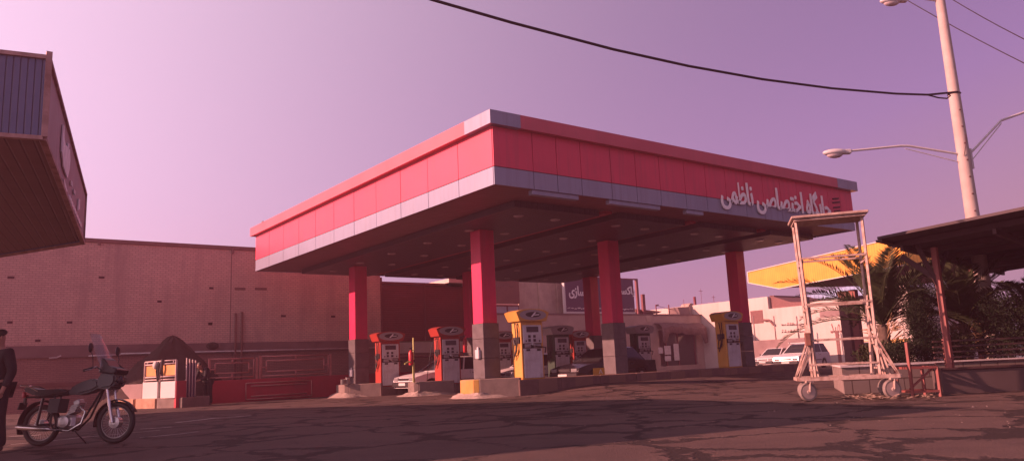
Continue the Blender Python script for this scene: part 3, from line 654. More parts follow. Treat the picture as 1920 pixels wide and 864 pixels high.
e = along(LN, 0, 0); mb = MB(); mb.lohi((e.x+.02, e.y-.06, 0), (e.x+.36, e.y+.2, .93), .01); mb.build('red_end', M['red_wall'], t)
KA, KB = onZ(212, 767, 0), Vector((7.45, 29.15, 0))
t = thing('kerb', (KA.x, KA.y, 0), 'sunlit orange brown stone kerb in front of the white planter wall', 'kerb')
ku = (KB-KA).normalized(); kl = (KB-KA).length; kn = Vector((-ku.y, ku.x, 0)); kn = kn if kn.x > 0 else -kn
for a, b in ((0, .30), (.33, .62), (.64, 1.0)):
    mb = MB(); c = KA+ku*kl*(a+b)/2+kn*.6; mb.box((c.x, c.y, .15), (kl*(b-a), 1.2, .40), math.atan2(ku.y, ku.x), .02); mb.build('kerb_stone', M['lit_kerb'] if a < .5 else M['concrete'], t)  # sunlight painted in: lit stones tan, the shaded one darker concrete
t = thing('board_railing', (A.x, A.y, .93), 'pale steel railing with orange boards on the white planter wall', 'railing')
for s_ in (0.05, LN*.5, LN*.98):
    mb = MB(); mb.bar(along(s_, .93, .05), along(s_, 1.66, .05), .06); mb.build('post', M['rail_pale'], t)
mb = MB()
for z in (1.0, 1.10, 1.55, 1.66): mb.tube([along(.05, z, .05), along(LN*.98, z, .05)], .024, 6)
for s_ in (.1, .4, .6, .9): mb.tube([along(LN*s_, 1.55, .05), along(LN*s_, 1.66, .05)], .02, 6)
mb.build('rail', M['rail_pale'], t)
mb = MB(); obox(mb, LN*.06, LN*.44, .06, .08, 1.14, 1.50, 0); obox(mb, LN*.58, LN*.94, .06, .08, 1.14, 1.50, 0); mb.build('orange_board', M['orange_infill'], t)
t = thing('hanging_rag', tuple(along(LN*.47, 1.66, 0)), 'pale rag and dark hose slung over the orange boarded railing', 'rag')
mb = MB(); mb.sph(along(LN*.42, 1.52, -.03), (.22, .3, .30)); mb.build('cloth', M['pale_cloth'], t)
mb = MB(); mb.tube([along(LN*.50, 1.62, -.02), along(LN*.52, 1.3, -.06), along(LN*.55, 1.05, -.06), along(LN*.50, .95, -.04), along(LN*.46, 1.3, -.05), along(LN*.49, 1.6, -.02)], .03, 7); mb.tube([along(LN*.60, 1.72, .0), along(LN*.61, 1.4, -.04), along(LN*.58, 1.2, -.04)], .045, 7); mb.build('hose_loop', M['dark_plastic'], t)
t = thing('gate', (8.0, 29.6, 0), 'narrow dark gate of pale upright bars between white and red walls', 'gate')
g0 = e+Vector((.40, .12, 0))
mb = MB()
for k in range(4): mb.tube([g0+Vector((k*.11, .03*k, .1)), g0+Vector((k*.11, .03*k, 1.72-.03*k))], .024, 6)
mb.build('upright_bar', M['rail_pale'], t)
mb = MB(); mb.bar(g0+Vector((0, .03, .9)), g0+Vector((.33, .11, .9)), .03, 1.3); mb.build('infill', M['navy'], t)

# soil heap
mb = MB(); c = Vector((8.1, 33.4, 0)); rr = random.Random(5); NR, NA = 14, 40; rows = []
for i in range(NR+1):
    f = i/NR; row = []
    for k in range(NA):
        a = 6.28318*k/NA; rad = f*(2.65+.25*math.sin(2*a+1)+.15*math.sin(5*a)); h = 2.76*(1-f**1.12)
        h += (.10*math.sin(a*3+f*7)+.07*math.sin(a*7+f*13))*f*(1-f)*3
        row.append(mb.bm.verts.new(c+Vector((rad*math.cos(a), rad*.62*math.sin(a), max(-.05, h+rr.uniform(-.05, .05)*(1 if 0 < f < 1 else 0))))))
    rows.append(row)
for a, b in zip(rows, rows[1:]):
    for k in range(NA): f = mb.bm.faces.new((a[k], a[(k+1) % NA], b[(k+1) % NA], b[k])); f.smooth = True
bmesh.ops.remove_doubles(mb.bm, verts=mb.bm.verts[:], dist=1e-4)
tag(mb.build('soil_heap', M['soil'], None, tuple(c)), 'tall dark heap of soil piled against the brick wall', 'soil heap')

def vert(P, y, x):       # height above the spot P seen at pixel row y
    d = ray(x, y); return H + d.z*math.hypot(P[0], P[1])/math.hypot(d.x, d.y)
def onPl(x, y, P, n):
    d = ray(x, y); O = Vector((0, 0, H)); return O + d*((Vector(P)-O).dot(n)/d.dot(n))

# ================================================================== PEOPLE
def skin_bm(verts, edges, rad, sub=2):
    me = bpy.data.meshes.new('skin_source'); me.from_pydata([Vector(v) for v in verts], edges, []); o = bpy.data.objects.new('skin_source', me); COL.objects.link(o)
    sk = o.modifiers.new('s', 'SKIN'); sk.use_smooth_shade = True
    for i, r in enumerate(rad):
        d = me.skin_vertices[0].data[i]; d.radius = r if isinstance(r, tuple) else (r, r); d.use_root = (i == 0)
    ss = o.modifiers.new('u', 'SUBSURF'); ss.levels = sub; ss.render_levels = sub
    dg = bpy.context.evaluated_depsgraph_get(); dg.update(); out = bpy.data.meshes.new_from_object(o.evaluated_get(dg))
    bpy.data.objects.remove(o); bpy.data.meshes.remove(me); return out
def add_mesh(mb, me, T):
    me.transform(T); n0 = len(mb.bm.faces); mb.bm.from_mesh(me); bpy.data.meshes.remove(me)
    mb.bm.faces.ensure_lookup_table()
    for f in mb.bm.faces[n0:]: f.smooth = True; f.material_index = mb.mi
def person(loc, heading, label, J, hair=True):
    # J: joint positions in local metres (x right of the person, y forward, z up)
    t = thing('person', loc, label, 'person')
    T = Matrix.Translation(Vector(loc)) @ Matrix.Rotation(heading, 4, 'Z')
    names = ['pelvis', 'waist', 'chest', 'neck', 'chin', 'skull', 'crown']
    V = [J[k] for k in names]; E_ = [(i, i+1) for i in range(6)]; Rr = [(.13, .10), (.125, .095), (.15, .10), .052, (.066, .075), (.078, .095), (.055, .065)]
    for sd in ('l', 'r'):
        b = len(V); V += [J['sh'+sd], J['el'+sd], J['wr'+sd], J['ha'+sd]]; E_ += [(2, b), (b, b+1), (b+1, b+2), (b+2, b+3)]; Rr += [.062, .044, .030, (.038, .024)]
        b = len(V); V += [J['hp'+sd], J['kn'+sd], J['an'+sd], J['to'+sd]]; E_ += [(0, b), (b, b+1), (b+1, b+2), (b+2, b+3)]; Rr += [.082, .056, .040, .034]
    mb = MB(); add_mesh(mb, skin_bm(V, E_, Rr), T)
    for sd, sg in (('l', -1), ('r', 1)):
        w, h = Vector(J['wr'+sd]), Vector(J['ha'+sd]); d = (h-w).normalized(); side = Vector((0, 1, 0)); side = (side-d*side.dot(d)).normalized(); curl = Vector((-sg, 0, 0))
        for k, L_ in enumerate((.068, .078, .072, .056)):
            p0 = h+side*(.030-.020*k)-d*.01; p1 = p0+d*L_*.45; p2 = p1+(d*.8+curl*.5)*L_*.35; p3 = p2+(d*.5+curl*.8)*L_*.3
            add_mesh(mb, skin_bm([p0, p1, p2, p3], [(0, 1), (1, 2), (2, 3)], [.010, .009, .008, .007], 1), T)
        p0 = w+d*.04+side*.028; add_mesh(mb, skin_bm([p0, p0+side*.025+d*.025, p0+side*.032+d*.058], [(0, 1), (1, 2)], [.012, .010, .008], 1), T)
    hd = Vector(J['skull']); f = Vector(J.get('face', (0, 1, 0))).normalized(); rt = f.cross(Vector((0, 0, 1))).normalized(); up = rt.cross(f)
    Tm = lambda p: T @ p
    mb.sph(Tm(hd+f*.098-up*.015), (.03, .036, .05)); mb.sph(Tm(hd+rt*.078-up*.01), (.02, .04, .06)); mb.sph(Tm(hd-rt*.078-up*.01), (.02, .04, .06)); mb.sph(Tm(hd+f*.088-up*.062), (.045, .02, .016))
    body = mb.build('body', M['skin'], t)
    mb = MB()
    for sg in (-1, 1): mb.sph(Tm(hd+f*.083+rt*.032*sg+up*.012), (.022, .02, .014), 8)
    mb.build('eye', M['dark_plastic'], t)
    mb = MB(); add_mesh(mb, skin_bm([hd-f*.045+up*.01, hd-f*.03+up*.055, hd+f*.035+up*.075], [(0, 1), (1, 2)], [(.098, .092), (.102, .092), (.086, .062)]), T); mb.build('hair', M['hair'], t)
    # jacket
    V = [Vector(J['pelvis'])+Vector((0, 0, -.02)), J['waist'], J['chest'], Vector(J['chest']).lerp(Vector(J['neck']), .72)]; E_ = [(0, 1), (1, 2), (2, 3)]; Rr = [(.150, .118), (.168, .132), (.190, .140), (.085, .08)]
    for sd in ('l', 'r'):
        b = len(V); V += [J['sh'+sd], J['el'+sd], Vector(J['el'+sd]).lerp(Vector(J['wr'+sd]), .92)]; E_ += [(2, b), (b, b+1), (b+1, b+2)]; Rr += [.088, .068, .050]
    mb = MB(); add_mesh(mb, skin_bm(V, E_, Rr), T); mb.build('jacket', M['cloth_dark'], t)
    V = [Vector(J['pelvis'])]; E_ = []; Rr = [(.165, .125)]
    for sd in ('l', 'r'):
        b = len(V); V += [J['hp'+sd], J['kn'+sd], Vector(J['kn'+sd]).lerp(Vector(J['an'+sd]), 1.06)]; E_ += [(0, b), (b, b+1), (b+1, b+2)]; Rr += [.105, .085, .075]
    mb = MB(); add_mesh(mb, skin_bm(V, E_, Rr), T); mb.build('trousers', M['cloth_trouser'], t)
    for sd in ('l', 'r'):
        a, b = Vector(J['an'+sd]), Vector(J['to'+sd]); mb = MB(); add_mesh(mb, skin_bm([a+Vector((0, -.03, -.03)), a.lerp(b, .5)+Vector((0, 0, -.005)), b], [(0, 1), (1, 2)], [.050, .050, .042], 2), T); mb.build('shoe', M['dark_plastic'], t)
    return t
STAND = dict(pelvis=(0, 0, .93), waist=(0, .0, 1.10), chest=(0, -.01, 1.30), neck=(0, .0, 1.48), chin=(0, .03, 1.55), skull=(0, .035, 1.63), crown=(0, .02, 1.70),
    shl=(-.19, -.01, 1.40), ell=(-.25, -.05, 1.12), wrl=(-.24, .06, .88), hal=(-.235, .09, .80), shr=(.19, -.01, 1.40), elr=(.25, -.05, 1.12), wrr=(.24, .06, .88), har=(.235, .09, .80),
    hpl=(-.10, 0, .88), knl=(-.11, .02, .48), anl=(-.12, -.02, .08), tol=(-.13, .16, .045), hpr=(.10, 0, .88), knr=(.11, .03, .48), anr=(.12, -.02, .08), tor=(.14, .16, .045), face=(.1, 1, -.05))
pl = onD(0, 745, 11.3); ploc = (pl.x-.025, pl.y+.02, 0)
person(ploc, math.atan2(-.6, .8)+R(150), 'person in dark jacket and trousers standing at the left edge behind the motorcycle', STAND)
BENT = dict(STAND); BENT.update(waist=(0, .06, 1.08), chest=(0, .20, 1.22), neck=(0, .34, 1.34), chin=(0, .41, 1.37), skull=(0, .43, 1.45), crown=(0, .43, 1.52),
    shl=(-.19, .25, 1.30), ell=(-.24, .34, 1.02), wrl=(-.14, .52, .92), hal=(-.12, .60, .90), shr=(.19, .25, 1.30), elr=(.25, .33, 1.02), wrr=(.16, .52, .95), har=(.13, .6, .93), face=(0, 1, -.4))
person((8.62, 30.2, 0), R(115), 'person in dark clothes stooping beside the narrow gate in front of the soil heap', BENT)

# ================================================================== MOTORCYCLE (local x forward)
RA, FA = onZ(74, 836, 0), onZ(214, 831, 0)
bd = (FA-RA); WB = bd.length; bh = math.atan2(bd.y, bd.x); WB_ = WB
bike = thing('motorcycle', (0, 0, 0), 'dark old motorcycle with tall windscreen parked on its side stand', 'motorcycle')
SC = WB/1.17
def bx(p): return Vector((p[0]*SC, p[1]*SC, p[2]*SC))
def bt(mb, pts, r, seg=8): return mb.tube([bx(p) for p in pts], r, seg)
def wheel(name, cx, cz, R0):
    mb = MB(); mb.ring(bx((cx, 0, cz)), R0-.035, .042, 'Y', 40, 10); w = mb.build(name, M['black'], bike)
    mb = MB(); mb.ring(bx((cx, 0, cz)), R0-.075, .014, 'Y', 36, 6); mb.build('rim', M['rim_steel'], w)
    mb = MB()
    for k in range(32):
        a = 6.28318*k/32; b = a+(.35 if k % 2 else -.35); c = bx((cx, 0, cz)); sgn = .02 if k % 4 < 2 else -.02
        mb.tube([c+Vector((math.cos(b)*.035, sgn, math.sin(b)*.035)), c+Vector((math.cos(a)*(R0-.08), 0, math.sin(a)*(R0-.08)))], .0022, 4, False)
    mb.build('spokes', M['steel'], w)
    mb = MB(); c = bx((cx, 0, cz)); mb.lathe([(.03, -.06), (.085, -.05), (.085, .05), (.03, .06)], c, 20, (0, 1, 0)); mb.build('hub', M['steel'], w)
    return w
wheel('front_wheel', 1.17, .295, .305); wheel('rear_wheel', 0, .295, .305)
mb = MB()
for sg in (-.06, .06):
    bt(mb, [(.93, sg*.3, .86), (.55, sg, .74), (.05, sg*1.6, .70), (-.22, sg*1.6, .70)], .014); bt(mb, [(.93, sg*.3, .78), (.72, sg, .38), (.55, sg, .22), (.25, sg, .22), (.18, sg, .32)], .016)
    bt(mb, [(.18, sg, .32), (.22, sg, .72)], .016); bt(mb, [(.18, sg, .30), (0, sg*1.5, .295)], .018); bt(mb, [(.0, sg*1.7, .30), (.06, sg*1.7, .68)], .022)
mb.build('frame', M['bike_black'], bike)
mb = MB(); mb.box(bx((.44, 0, .33)), (.30, .22, .20), None, .04)
for k in range(6): mb.box(bx((.50+.012*k, 0, .45+.024*k)), (.15, .17, .012), Euler((0, R(-20), 0)).to_matrix())
mb.box(bx((.56, 0, .60)), (.10, .13, .07), Euler((0, R(-20), 0)).to_matrix(), .01); mb.lathe([(.085, 0), (.085, .03), (.04, .04)], bx((.44, -.11, .33)), 18, (0, -1, 0)); mb.build('engine', M['steel'], bike)
mb = MB(); bt(mb, [(.62, -.07, .55), (.74, -.09, .46), (.70, -.10, .30), (.52, -.11, .20), (.22, -.12, .23)], .018); mb.lathe([(.02, 0), (.036, .05), (.040, .12), (.040, .52), (.03, .56)], bx((.24, -.13, .235)), 14, (-1, 0, .09)); mb.build('exhaust', M['chrome'], bike)
mb = MB()
prof = [(.42, .72), (.46, .80), (.60, .88), (.80, .93), (.90, .90), (.93, .80), (.80, .74), (.6, .70)]
for wv, sc_ in ((.0, 1), ):
    mb.prism(prof, -.11, .11, lambda u_, v_, w_: bx((u_, w_, v_)))
bmesh.ops.bevel(mb.bm, geom=mb.bm.edges[:], offset=.03, segments=2, affect='EDGES'); mb.build('fuel_tank', M['bike_tank'], bike)
mb = MB(); prof = [(.46, .74), (.44, .79), (.30, .775), (.0, .80), (-.18, .84), (-.27, .85), (-.28, .80), (-.1, .72), (.2, .70)]
mb.prism(prof, -.12, .12, lambda u_, v_, w_: bx((u_, w_, v_))); bmesh.ops.bevel(mb.bm, geom=mb.bm.edges[:], offset=.025, segments=2, affect='EDGES'); mb.build('seat', M['vinyl'], bike)
mb = MB()
for sg in (-.12, .12): bt(mb, [(-.02, sg, .78), (-.2, sg, .86), (-.32, sg*.9, .87)], .010)
bt(mb, [(-.32, -.11, .87), (-.34, 0, .87), (-.32, .11, .87)], .010); mb.build('grab_rail', M['chrome'], bike)
mb = MB(); mb.prism([(.14, .48), (.30, .46), (.33, .66), (.16, .67)], -.10, .10, lambda u_, v_, w_: bx((u_, w_, v_))); mb.build('side_cover', M['bike_tank'], bike)
def fender(name, cx, cz, r0, a0, a1, wv):
    mb = MB(); pts = [a0+(a1-a0)*i/14 for i in range(15)]
    for s0, s1 in ((-wv, 0), (0, wv)):
        for a, b in zip(pts, pts[1:]):
            f = lambda a_, s_: bx((cx+(r0-abs(s_)*.25)*math.cos(a_), s_, cz+(r0-abs(s_)*.25)*math.sin(a_)))
            mb.face([f(a, s0), f(b, s0), f(b, s1), f(a, s1)], True)
    bmesh.ops.remove_doubles(mb.bm, verts=mb.bm.verts[:], dist=1e-4); o = mb.build(name, M['bike_black'], bike); md = o.modifiers.new('t', 'SOLIDIFY'); md.thickness = .006; return o
fender('front_fender', 1.17, .295, .332, R(25), R(190), .055); fender('rear_fender', 0, .295, .36, R(35), R(200), .075)
mb = MB(); mb.box(bx((-.315, 0, .74)), (.05, .11, .09), None, .012); mb.box(bx((-.25, 0, .76)), (.12, .06, .04)); mb.build('tail_lamp', M['ext_red'], bike)
mb = MB(); mb.box(bx((-.345, 0, .58)), (.012, .16, .11), Euler((0, R(15), 0)).to_matrix()); mb.box(bx((-.31, 0, .66)), (.03, .04, .12)); mb.build('number_plate', M['dark_plastic'], bike)
mb = MB()
for sg in (-.085, .085): bt(mb, [(1.17, sg, .295), (1.10, sg, .55), (1.085, sg, .62)], .024); bt(mb, [(1.085, sg, .60), (1.00, sg, .98)], .017)
mb.box(bx((1.04, 0, .82)), (.05, .2, .03)); mb.box(bx((1.0, 0, .97)), (.05, .2, .03)); mb.build('fork', M['chrome'], bike)
mb = MB(); bt(mb, [(.84, -.36, 1.02), (.96, -.24, 1.08), (1.0, -.1, 1.0), (1.0, .1, 1.0), (.96, .24, 1.08), (.84, .36, 1.02)], .012); mb.build('handlebar', M['chrome'], bike)
for sg in (-1, 1):
    mb = MB(); bt(mb, [(.84, .36*sg, 1.02), (.93, .27*sg, 1.065)], .019); mb.build('grip', M['black'], bike)
    mb = MB(); bt(mb, [(.96, .25*sg, 1.06), (.90, .40*sg, 1.02)], .006, 5); mb.build('lever', M['chrome'], bike)
mb = MB(); mb.prism([(.90, .80), (.98, .76), (1.14, .78), (1.20, .86), (1.19, .97), (1.0, 1.02), (.92, .96)], -.15, .15, lambda u_, v_, w_: bx((u_, w_, v_))); bmesh.ops.bevel(mb.bm, geom=mb.bm.edges[:], offset=.03, segments=2, affect='EDGES'); fr = mb.build('headlamp_fairing', M['bike_tank'], bike)
mb = MB(); mb.lathe([(.072, 0), (.065, .02), (.03, .035)], bx((1.185, 0, .89)), 18, (1, 0, 0)); mb.build('headlight', M['glass'], fr)
mb = MB(); mb.prism([(.93, 1.0), (1.19, .97), (1.22, 1.05), (1.08, 1.08), (1.0, 1.20), (.94, 1.22)], -.16, .16, lambda u_, v_, w_: bx((u_, w_*(1.0-.5*max(0, v_-1.0)), v_))); bmesh.ops.bevel(mb.bm, geom=mb.bm.edges[:], offset=.02, segments=1, affect='EDGES'); mb.build('visor', M['dark_plastic'], bike)
mb = MB(); rows = []
for i in range(7):
    f = i/6; x = .99-.27*f; z = 1.08+.50*f; wv = .19*(1-.35*f**2)
    rows.append([mb.bm.verts.new(bx((x+.05*(1-(k/3)**2), wv*k/3, z))) for k in range(-3, 4)])
for a, b in zip(rows, rows[1:]):
    for k in range(6): f_ = mb.bm.faces.new((a[k], a[k+1], b[k+1], b[k])); f_.smooth = True
o = mb.build('windscreen', M['clear_screen'], bike); md = o.modifiers.new('t', 'SOLIDIFY'); md.thickness = .005
for sg in (-1, 1):
    mb = MB(); bt(mb, [(.92, .26*sg, 1.06), (.93, .30*sg, 1.22), (.90, .31*sg, 1.30)], .006, 5); mb.sph(bx((.89, .31*sg, 1.35)), (.035, .11, .15)); mb.build('mirror', M['dark_plastic'], bike)
mb = MB(); bt(mb, [(.46, .10, .20), (.56, .24, .02)], .012); bt(mb, [(.54, .24, .015), (.60, .25, .015)], .012); bt(mb, [(.42, -.10, .2), (.42, -.24, .21)], .012); bt(mb, [(.42, .10, .2), (.42, .24, .21)], .012); mb.build('side_stand', M['bike_black'], bike)
bike.location = RA; bike.rotation_euler = (R(-4), 0, bh)

# ================================================================== CARS (local x forward)
def car(label, loc, heading, paint, L_=4.1, W_=1.66, Ht=1.40, wagon=False, rack=False, name='parked_car'):
    t = thing(name, (0, 0, 0), label, 'car', 'cars standing about the station')
    h = L_/2; wb = L_*.30; wr = .29; belt = .86*Ht/1.40
    def arch(cx): return [(cx+.345*math.cos(a), .27+.345*math.sin(a)) for a in [math.pi*i/8 for i in range(9)]]
    low = [(h-.02, .26)]+[(x, z) for x, z in arch(wb) if z >= .26]+[(x, z) for x, z in arch(-wb) if z >= .26]+[(-h+.02, .26), (-h, .45), (-h+.02, belt-.02), (-h+.10, belt), (h-1.15, belt), (h-.45, belt-.10), (h-.05, belt-.20), (h, .52)]
    mb = MB(); mb.prism(low, -W_/2, W_/2, lambda u_, v_, w_: (u_, w_*(1-.05*abs(v_-.55)), v_))
    roof_z = Ht; xr0 = -h+.35 if wagon else -h+1.05; xr1 = h-1.95; xb0 = -h+.06 if wagon else -h+.55; xb1 = h-1.12
    wb_, wt = W_/2-.04, W_/2-.20
    P0 = [(xb0, -wb_, belt), (xb1, -wb_, belt), (xb1, wb_, belt), (xb0, wb_, belt)]; P1 = [(xr0, -wt, roof_z-.03), (xr1, -wt, roof_z-.03), (xr1, wt, roof_z-.03), (xr0, wt, roof_z-.03)]
    xm = (xr0+xr1)/2; P2 = [(xr0+.15, -wt+.12, roof_z), (xr1-.15, -wt+.12, roof_z), (xr1-.15, wt-.12, roof_z), (xr0+.15, wt-.12, roof_z)]
    vs = [[mb.bm.verts.new(p) for p in P] for P in (P0, P1, P2)]
    for a, b in zip(vs, vs[1:]):
        for k in range(4): mb.bm.faces.new((a[k], a[(k+1) % 4], b[(k+1) % 4], b[k]))
    mb.bm.faces.new(vs[2])
    body = mb.build('body', paint, t)
    def pane(name, q, off):
        mb = MB(); q = [Vector(p) for p in q]; c = sum(q, Vector())/4; n_ = (q[1]-q[0]).cross(q[3]-q[0]).normalized(); n_ = n_ if n_.dot(c-Vector((0, 0, belt*.8))) > 0 else -n_
        qs = [p+(c-p)*.09+n_*off for p in q]; mb.face(qs); mb.build(name, M['glass'], t, normals=False)
    for sg in (-1, 1):
        n_ = 3 if wagon else 2
        for i in range(n_):
            f0, f1 = i/n_, (i+1)/n_; lerp = lambda a, b, f: a+(b-a)*f
            pane('side_window', [(lerp(xb0, xb1, f0), sg*wb_, belt), (lerp(xb0, xb1, f1), sg*wb_, belt), (lerp(xr0, xr1, f1), sg*wt, roof_z-.03), (lerp(xr0, xr1, f0), sg*wt, roof_z-.03)], .006)
    pane('windscreen', [(xb1, -wb_, belt), (xb1, wb_, belt), (xr1, wt, roof_z-.03), (xr1, -wt, roof_z-.03)], .006); pane('rear_window', [(xb0, -wb_, belt), (xb0, wb_, belt), (xr0, wt, roof_z-.03), (xr0, -wt, roof_z-.03)], .006)
    for cx in (wb, -wb):
        for sg in (-1, 1):
            c = (cx, sg*(W_/2-.10), wr); mb = MB(); mb.lathe([(.18, -.09), (.27, -.09), (wr, -.06), (wr, .06), (.27, .09), (.18, .09)], c, 22, (0, 1, 0)); w = mb.build('wheel', M['black'], t)
            mb = MB(); mb.lathe([(.05, -.095*1.0), (.19, -.088), (.19, .088), (.05, .095)], c, 18, (0, 1, 0)); mb.build('rim', M['steel'], w)
    mb = MB(); mb.lohi((h-.04, -W_/2+.03, .30), (h+.07, W_/2-.03, .50), .03); mb.build('bumper', M['dark_plastic'], t)
    mb = MB(); mb.lohi((-h-.07, -W_/2+.03, .32), (-h+.04, W_/2-.03, .52), .03); mb.build('bumper', M['dark_plastic'], t)
    for sg in (-1, 1):
        mb = MB(); mb.lohi((h-.14, sg*(W_/2-.24)-.17, .525), (h+.018, sg*(W_/2-.24)+.17, .655), .02); mb.build('headlight', M['headlamp'], t)
        mb = MB(); mb.lohi((-h-.015, sg*(W_/2-.2)-.14, .56), (-h+.08, sg*(W_/2-.2)+.14, .76), .015); mb.build('tail_light', M['ext_red'], t)
        mb = MB(); mb.box((xb1-.22, sg*(W_/2+.06), belt+.08), (.07, .13, .10), None, .02); mb.build('mirror', M['dark_plastic'], t)
        for k in (.12, -.85):
            mb = MB(); mb.lohi((k, sg*(W_/2-.012)-.012, belt-.13), (k+.16, sg*(W_/2-.012)+.016, belt-.10)); mb.build('door_handle', M['dark_plastic'], t)
            mb = MB(); mb.lohi((k+.25, sg*(W_/2-.02)-.012, .36), (k+.262, sg*(W_/2-.02)+.013, belt-.02)); mb.build('door_seam', M['joint'], t)
        mb = MB(); mb.lohi((-wb+.40, sg*(W_/2-.004)-.01, .47), (wb-.40, sg*(W_/2-.004)+.014, .52)); mb.build('rub_strip', M['dark_plastic'], t)
    mb = MB(); mb.lohi((h-.06, -.36, .55), (h+.012, .36, .64)); mb.build('grille', M['dark_plastic'], t)
    mb = MB(); mb.lohi((h+.068, -.25, .36), (h+.08, .25, .46)); mb.build('number_plate', M['white_paint'], t)
    if rack:
        mb = MB()
        for x in (-1.0, -.3, .35): mb.bar((x, -wt, roof_z+.05), (x, wt, roof_z+.05), .05, .04)
        for y in (-wt+.05, wt-.05): mb.bar((-1.1, y, roof_z+.08), (.45, y, roof_z+.08), .04)
        mb.build('roof_rack', M['white_paint'], t)
    t.location = loc; t.rotation_euler = (0, 0, heading); return t
W_, K_ = M['car_white'], M['car_dark']
car('white car with sunlit nose standing between the two red pumps', (17.0, 27.0, 0), R(180), W_, 3.95)
car('white car queuing behind the yellow pump, mostly hidden', (21.6, 27.0, 0), R(180), W_, 3.95)
car('black car parked behind the front island next to the green pump', (21.6, 22.7, .06), R(180), K_, 4.2)
p = onZ(1506, 690, 0); car('white estate car with roof rack in front of the cream building', (p.x, p.y, 0), R(186), W_, 4.2, 1.66, 1.52, True, True)
p = onD(1458, 684, 58); car('white saloon car at the left of the white estate car', (p.x, p.y, 0), R(186), W_, 4.2, 1.66, 1.42)
p = onD(1632, 668, 44); car('white saloon car behind the scaffold and palm planter', (p.x, p.y, 0), R(200), W_, 4.2, 1.66, 1.40)
p = onD(1925, 650, 30); car('pale car in the shade behind the shelter at far right', (p.x, p.y, 0), R(190), W_, 4.2, 1.66, 1.44)

# ================================================================== BUILDINGS BEHIND
YW = 45.0
t = thing('kiosk_building', (44, YW, 0), 'long low buff rendered kiosk building with canvas hood over its window', 'kiosk building')
KX0, KX1 = onY(1236, 640, YW).x, onY(1306, 640, YW).x
mb = MB(); mb.lohi((29.0, YW, -.1), (KX0, 52, 4.62)); mb.lohi((KX1, YW, -.1), (55.5, 52, 4.62)); mb.lohi((KX0, YW, -.1), (KX1, 52, .42)); mb.lohi((KX0, YW, 3.35), (KX1, 52, 4.62)); mb.lohi((KX0, YW+.9, .42), (KX1, 52, 3.35)); mb.build('wall', M['plaster'], t)
mb = MB(); mb.lohi((28.95, YW-.06, 4.62), (55.56, 52.06, 4.74)); mb.build('coping', M['band'], t)
mb = MB(); mb.lohi((KX0+.9, YW+.12, .42), (KX1-.1, YW+.18, 3.3)); mb.build('window', M['glass'], t)
for x in (KX0+.9, KX0+2.4, KX1-.2): mb = MB(); mb.lohi((x-.05, YW+.06, .42), (x+.05, YW+.115, 3.34)); mb.build('mullion', M['maroon'], t)
mb = MB(); n0 = 14; rows = []
for i in range(n0+1):
    x = KX0-.45+(KX1-KX0+.9)*i/n0; sag = .10*math.sin(math.pi*2*i/n0)+.06*math.cos(i*2.1)
    rows.append([mb.bm.verts.new(v) for v in ((x, YW-.02, 3.98+sag*.3), (x, YW-.45, 3.9+sag*.5), (x, YW-.85, 3.55+sag), (x, YW-.88, 3.0+sag+(-.75 if i in (0, 1, n0-1, n0) else 0)))])
for a, b in zip(rows, rows[1:]):
    for k in range(3): f = mb.bm.faces.new((a[k], a[k+1], b[k+1], b[k])); f.smooth = True
o = mb.build('canvas_hood', M['awning'], t); md = o.modifiers.new('t', 'SOLIDIFY'); md.thickness = .03
for (xa, ya, xb, yb) in ((1245, 648, 1258, 664), (1246, 667, 1258, 676), (1234, 651, 1243, 662), (1262, 644, 1274, 675)):
    p, q = onY(xa, ya, YW), onY(xb, yb, YW); mb = MB(); mb.lohi((p.x, YW-.03, q.z), (q.x, YW-.004, p.z)); mb.build('notice_board', M['pale_pipe'], t)
p, q = onY(1314, 592, YW), onY(1330, 628, YW); mb = MB(); mb.prism([(p.x, p.z), (q.x, p.z), (q.x-.3, q.z+.1), (p.x+.6, q.z)], YW-.05, YW-.01, lambda u_, v_, w_: (u_, w_, v_)); mb.build('poster', M['pale_pipe'], t)
p, q = onY(1196, 590, YW), onY(1222, 604, YW); mb = MB(); mb.prism([(p.x, p.z), (q.x, p.z), (q.x, q.z), (p.x+1.0, q.z), (p.x+.8, q.z+.6)], YW-.05, YW-.01, lambda u_, v_, w_: (u_, w_, v_)); mb.build('patch', M['slab'], t)
p, q = onY(1190, 579, YW+.6), onY(1240, 586, YW+.6); mb = MB(); mb.prism([(p.x, p.z), (q.x, q.z+.1), (q.x-.5, q.z-.05), (p.x, p.z-.28)], YW+.5, YW+3, lambda u_, v_, w_: (u_, w_, v_)); mb.lohi((p.x, YW+.7, 4.74), (q.x-.9, YW+2.8, p.z-.3)); mb.build('flat_roof', M['gable'], t)

t = thing('slab_building', (37, 46, 0), 'pale stone slab clad building between rust brown sign and navy billboard', 'building')
xs_ = [onY(x, 560, 46.2).x for x in (972, 1009, 1034, 1043, 1060)]
mb = MB()
for i, (a, b) in enumerate(zip(xs_, xs_[1:])): mb.lohi((a+.02, 46.2-(.12 if i % 2 else 0), 4.0), (b-.02, 50, 7.6))
mb.build('stone_panel', M['slab'], t)
mb = MB(); mb.lohi((xs_[0], 46.3, 4.0), (xs_[-1], 49.9, 7.58)); mb.build('wall', M['joint'], t)
t = thing('brown_signboard', (34, 45.4, 4.7), 'rust brown signboard above the pale windows behind nearest column', 'sign')
p, q = onY(925, 528, 45.4), onY(974, 569, 45.4); mb = MB(); mb.lohi((p.x-1.5, 45.35, q.z), (q.x, 45.6, p.z+.4), .01); mb.build('board', M['brown_sign'], t)
mb = MB(); rr = random.Random(11)
for k in range(9): x = p.x+.1+k*.2; mb.box((x, 45.335, p.z-.25+rr.uniform(-.05, .05)), (.10, .02, .22*rr.uniform(.6, 1.2)), Euler((0, rr.uniform(-.5, .5), 0)).to_matrix())
mb.build('lettering', M['gable'], t)
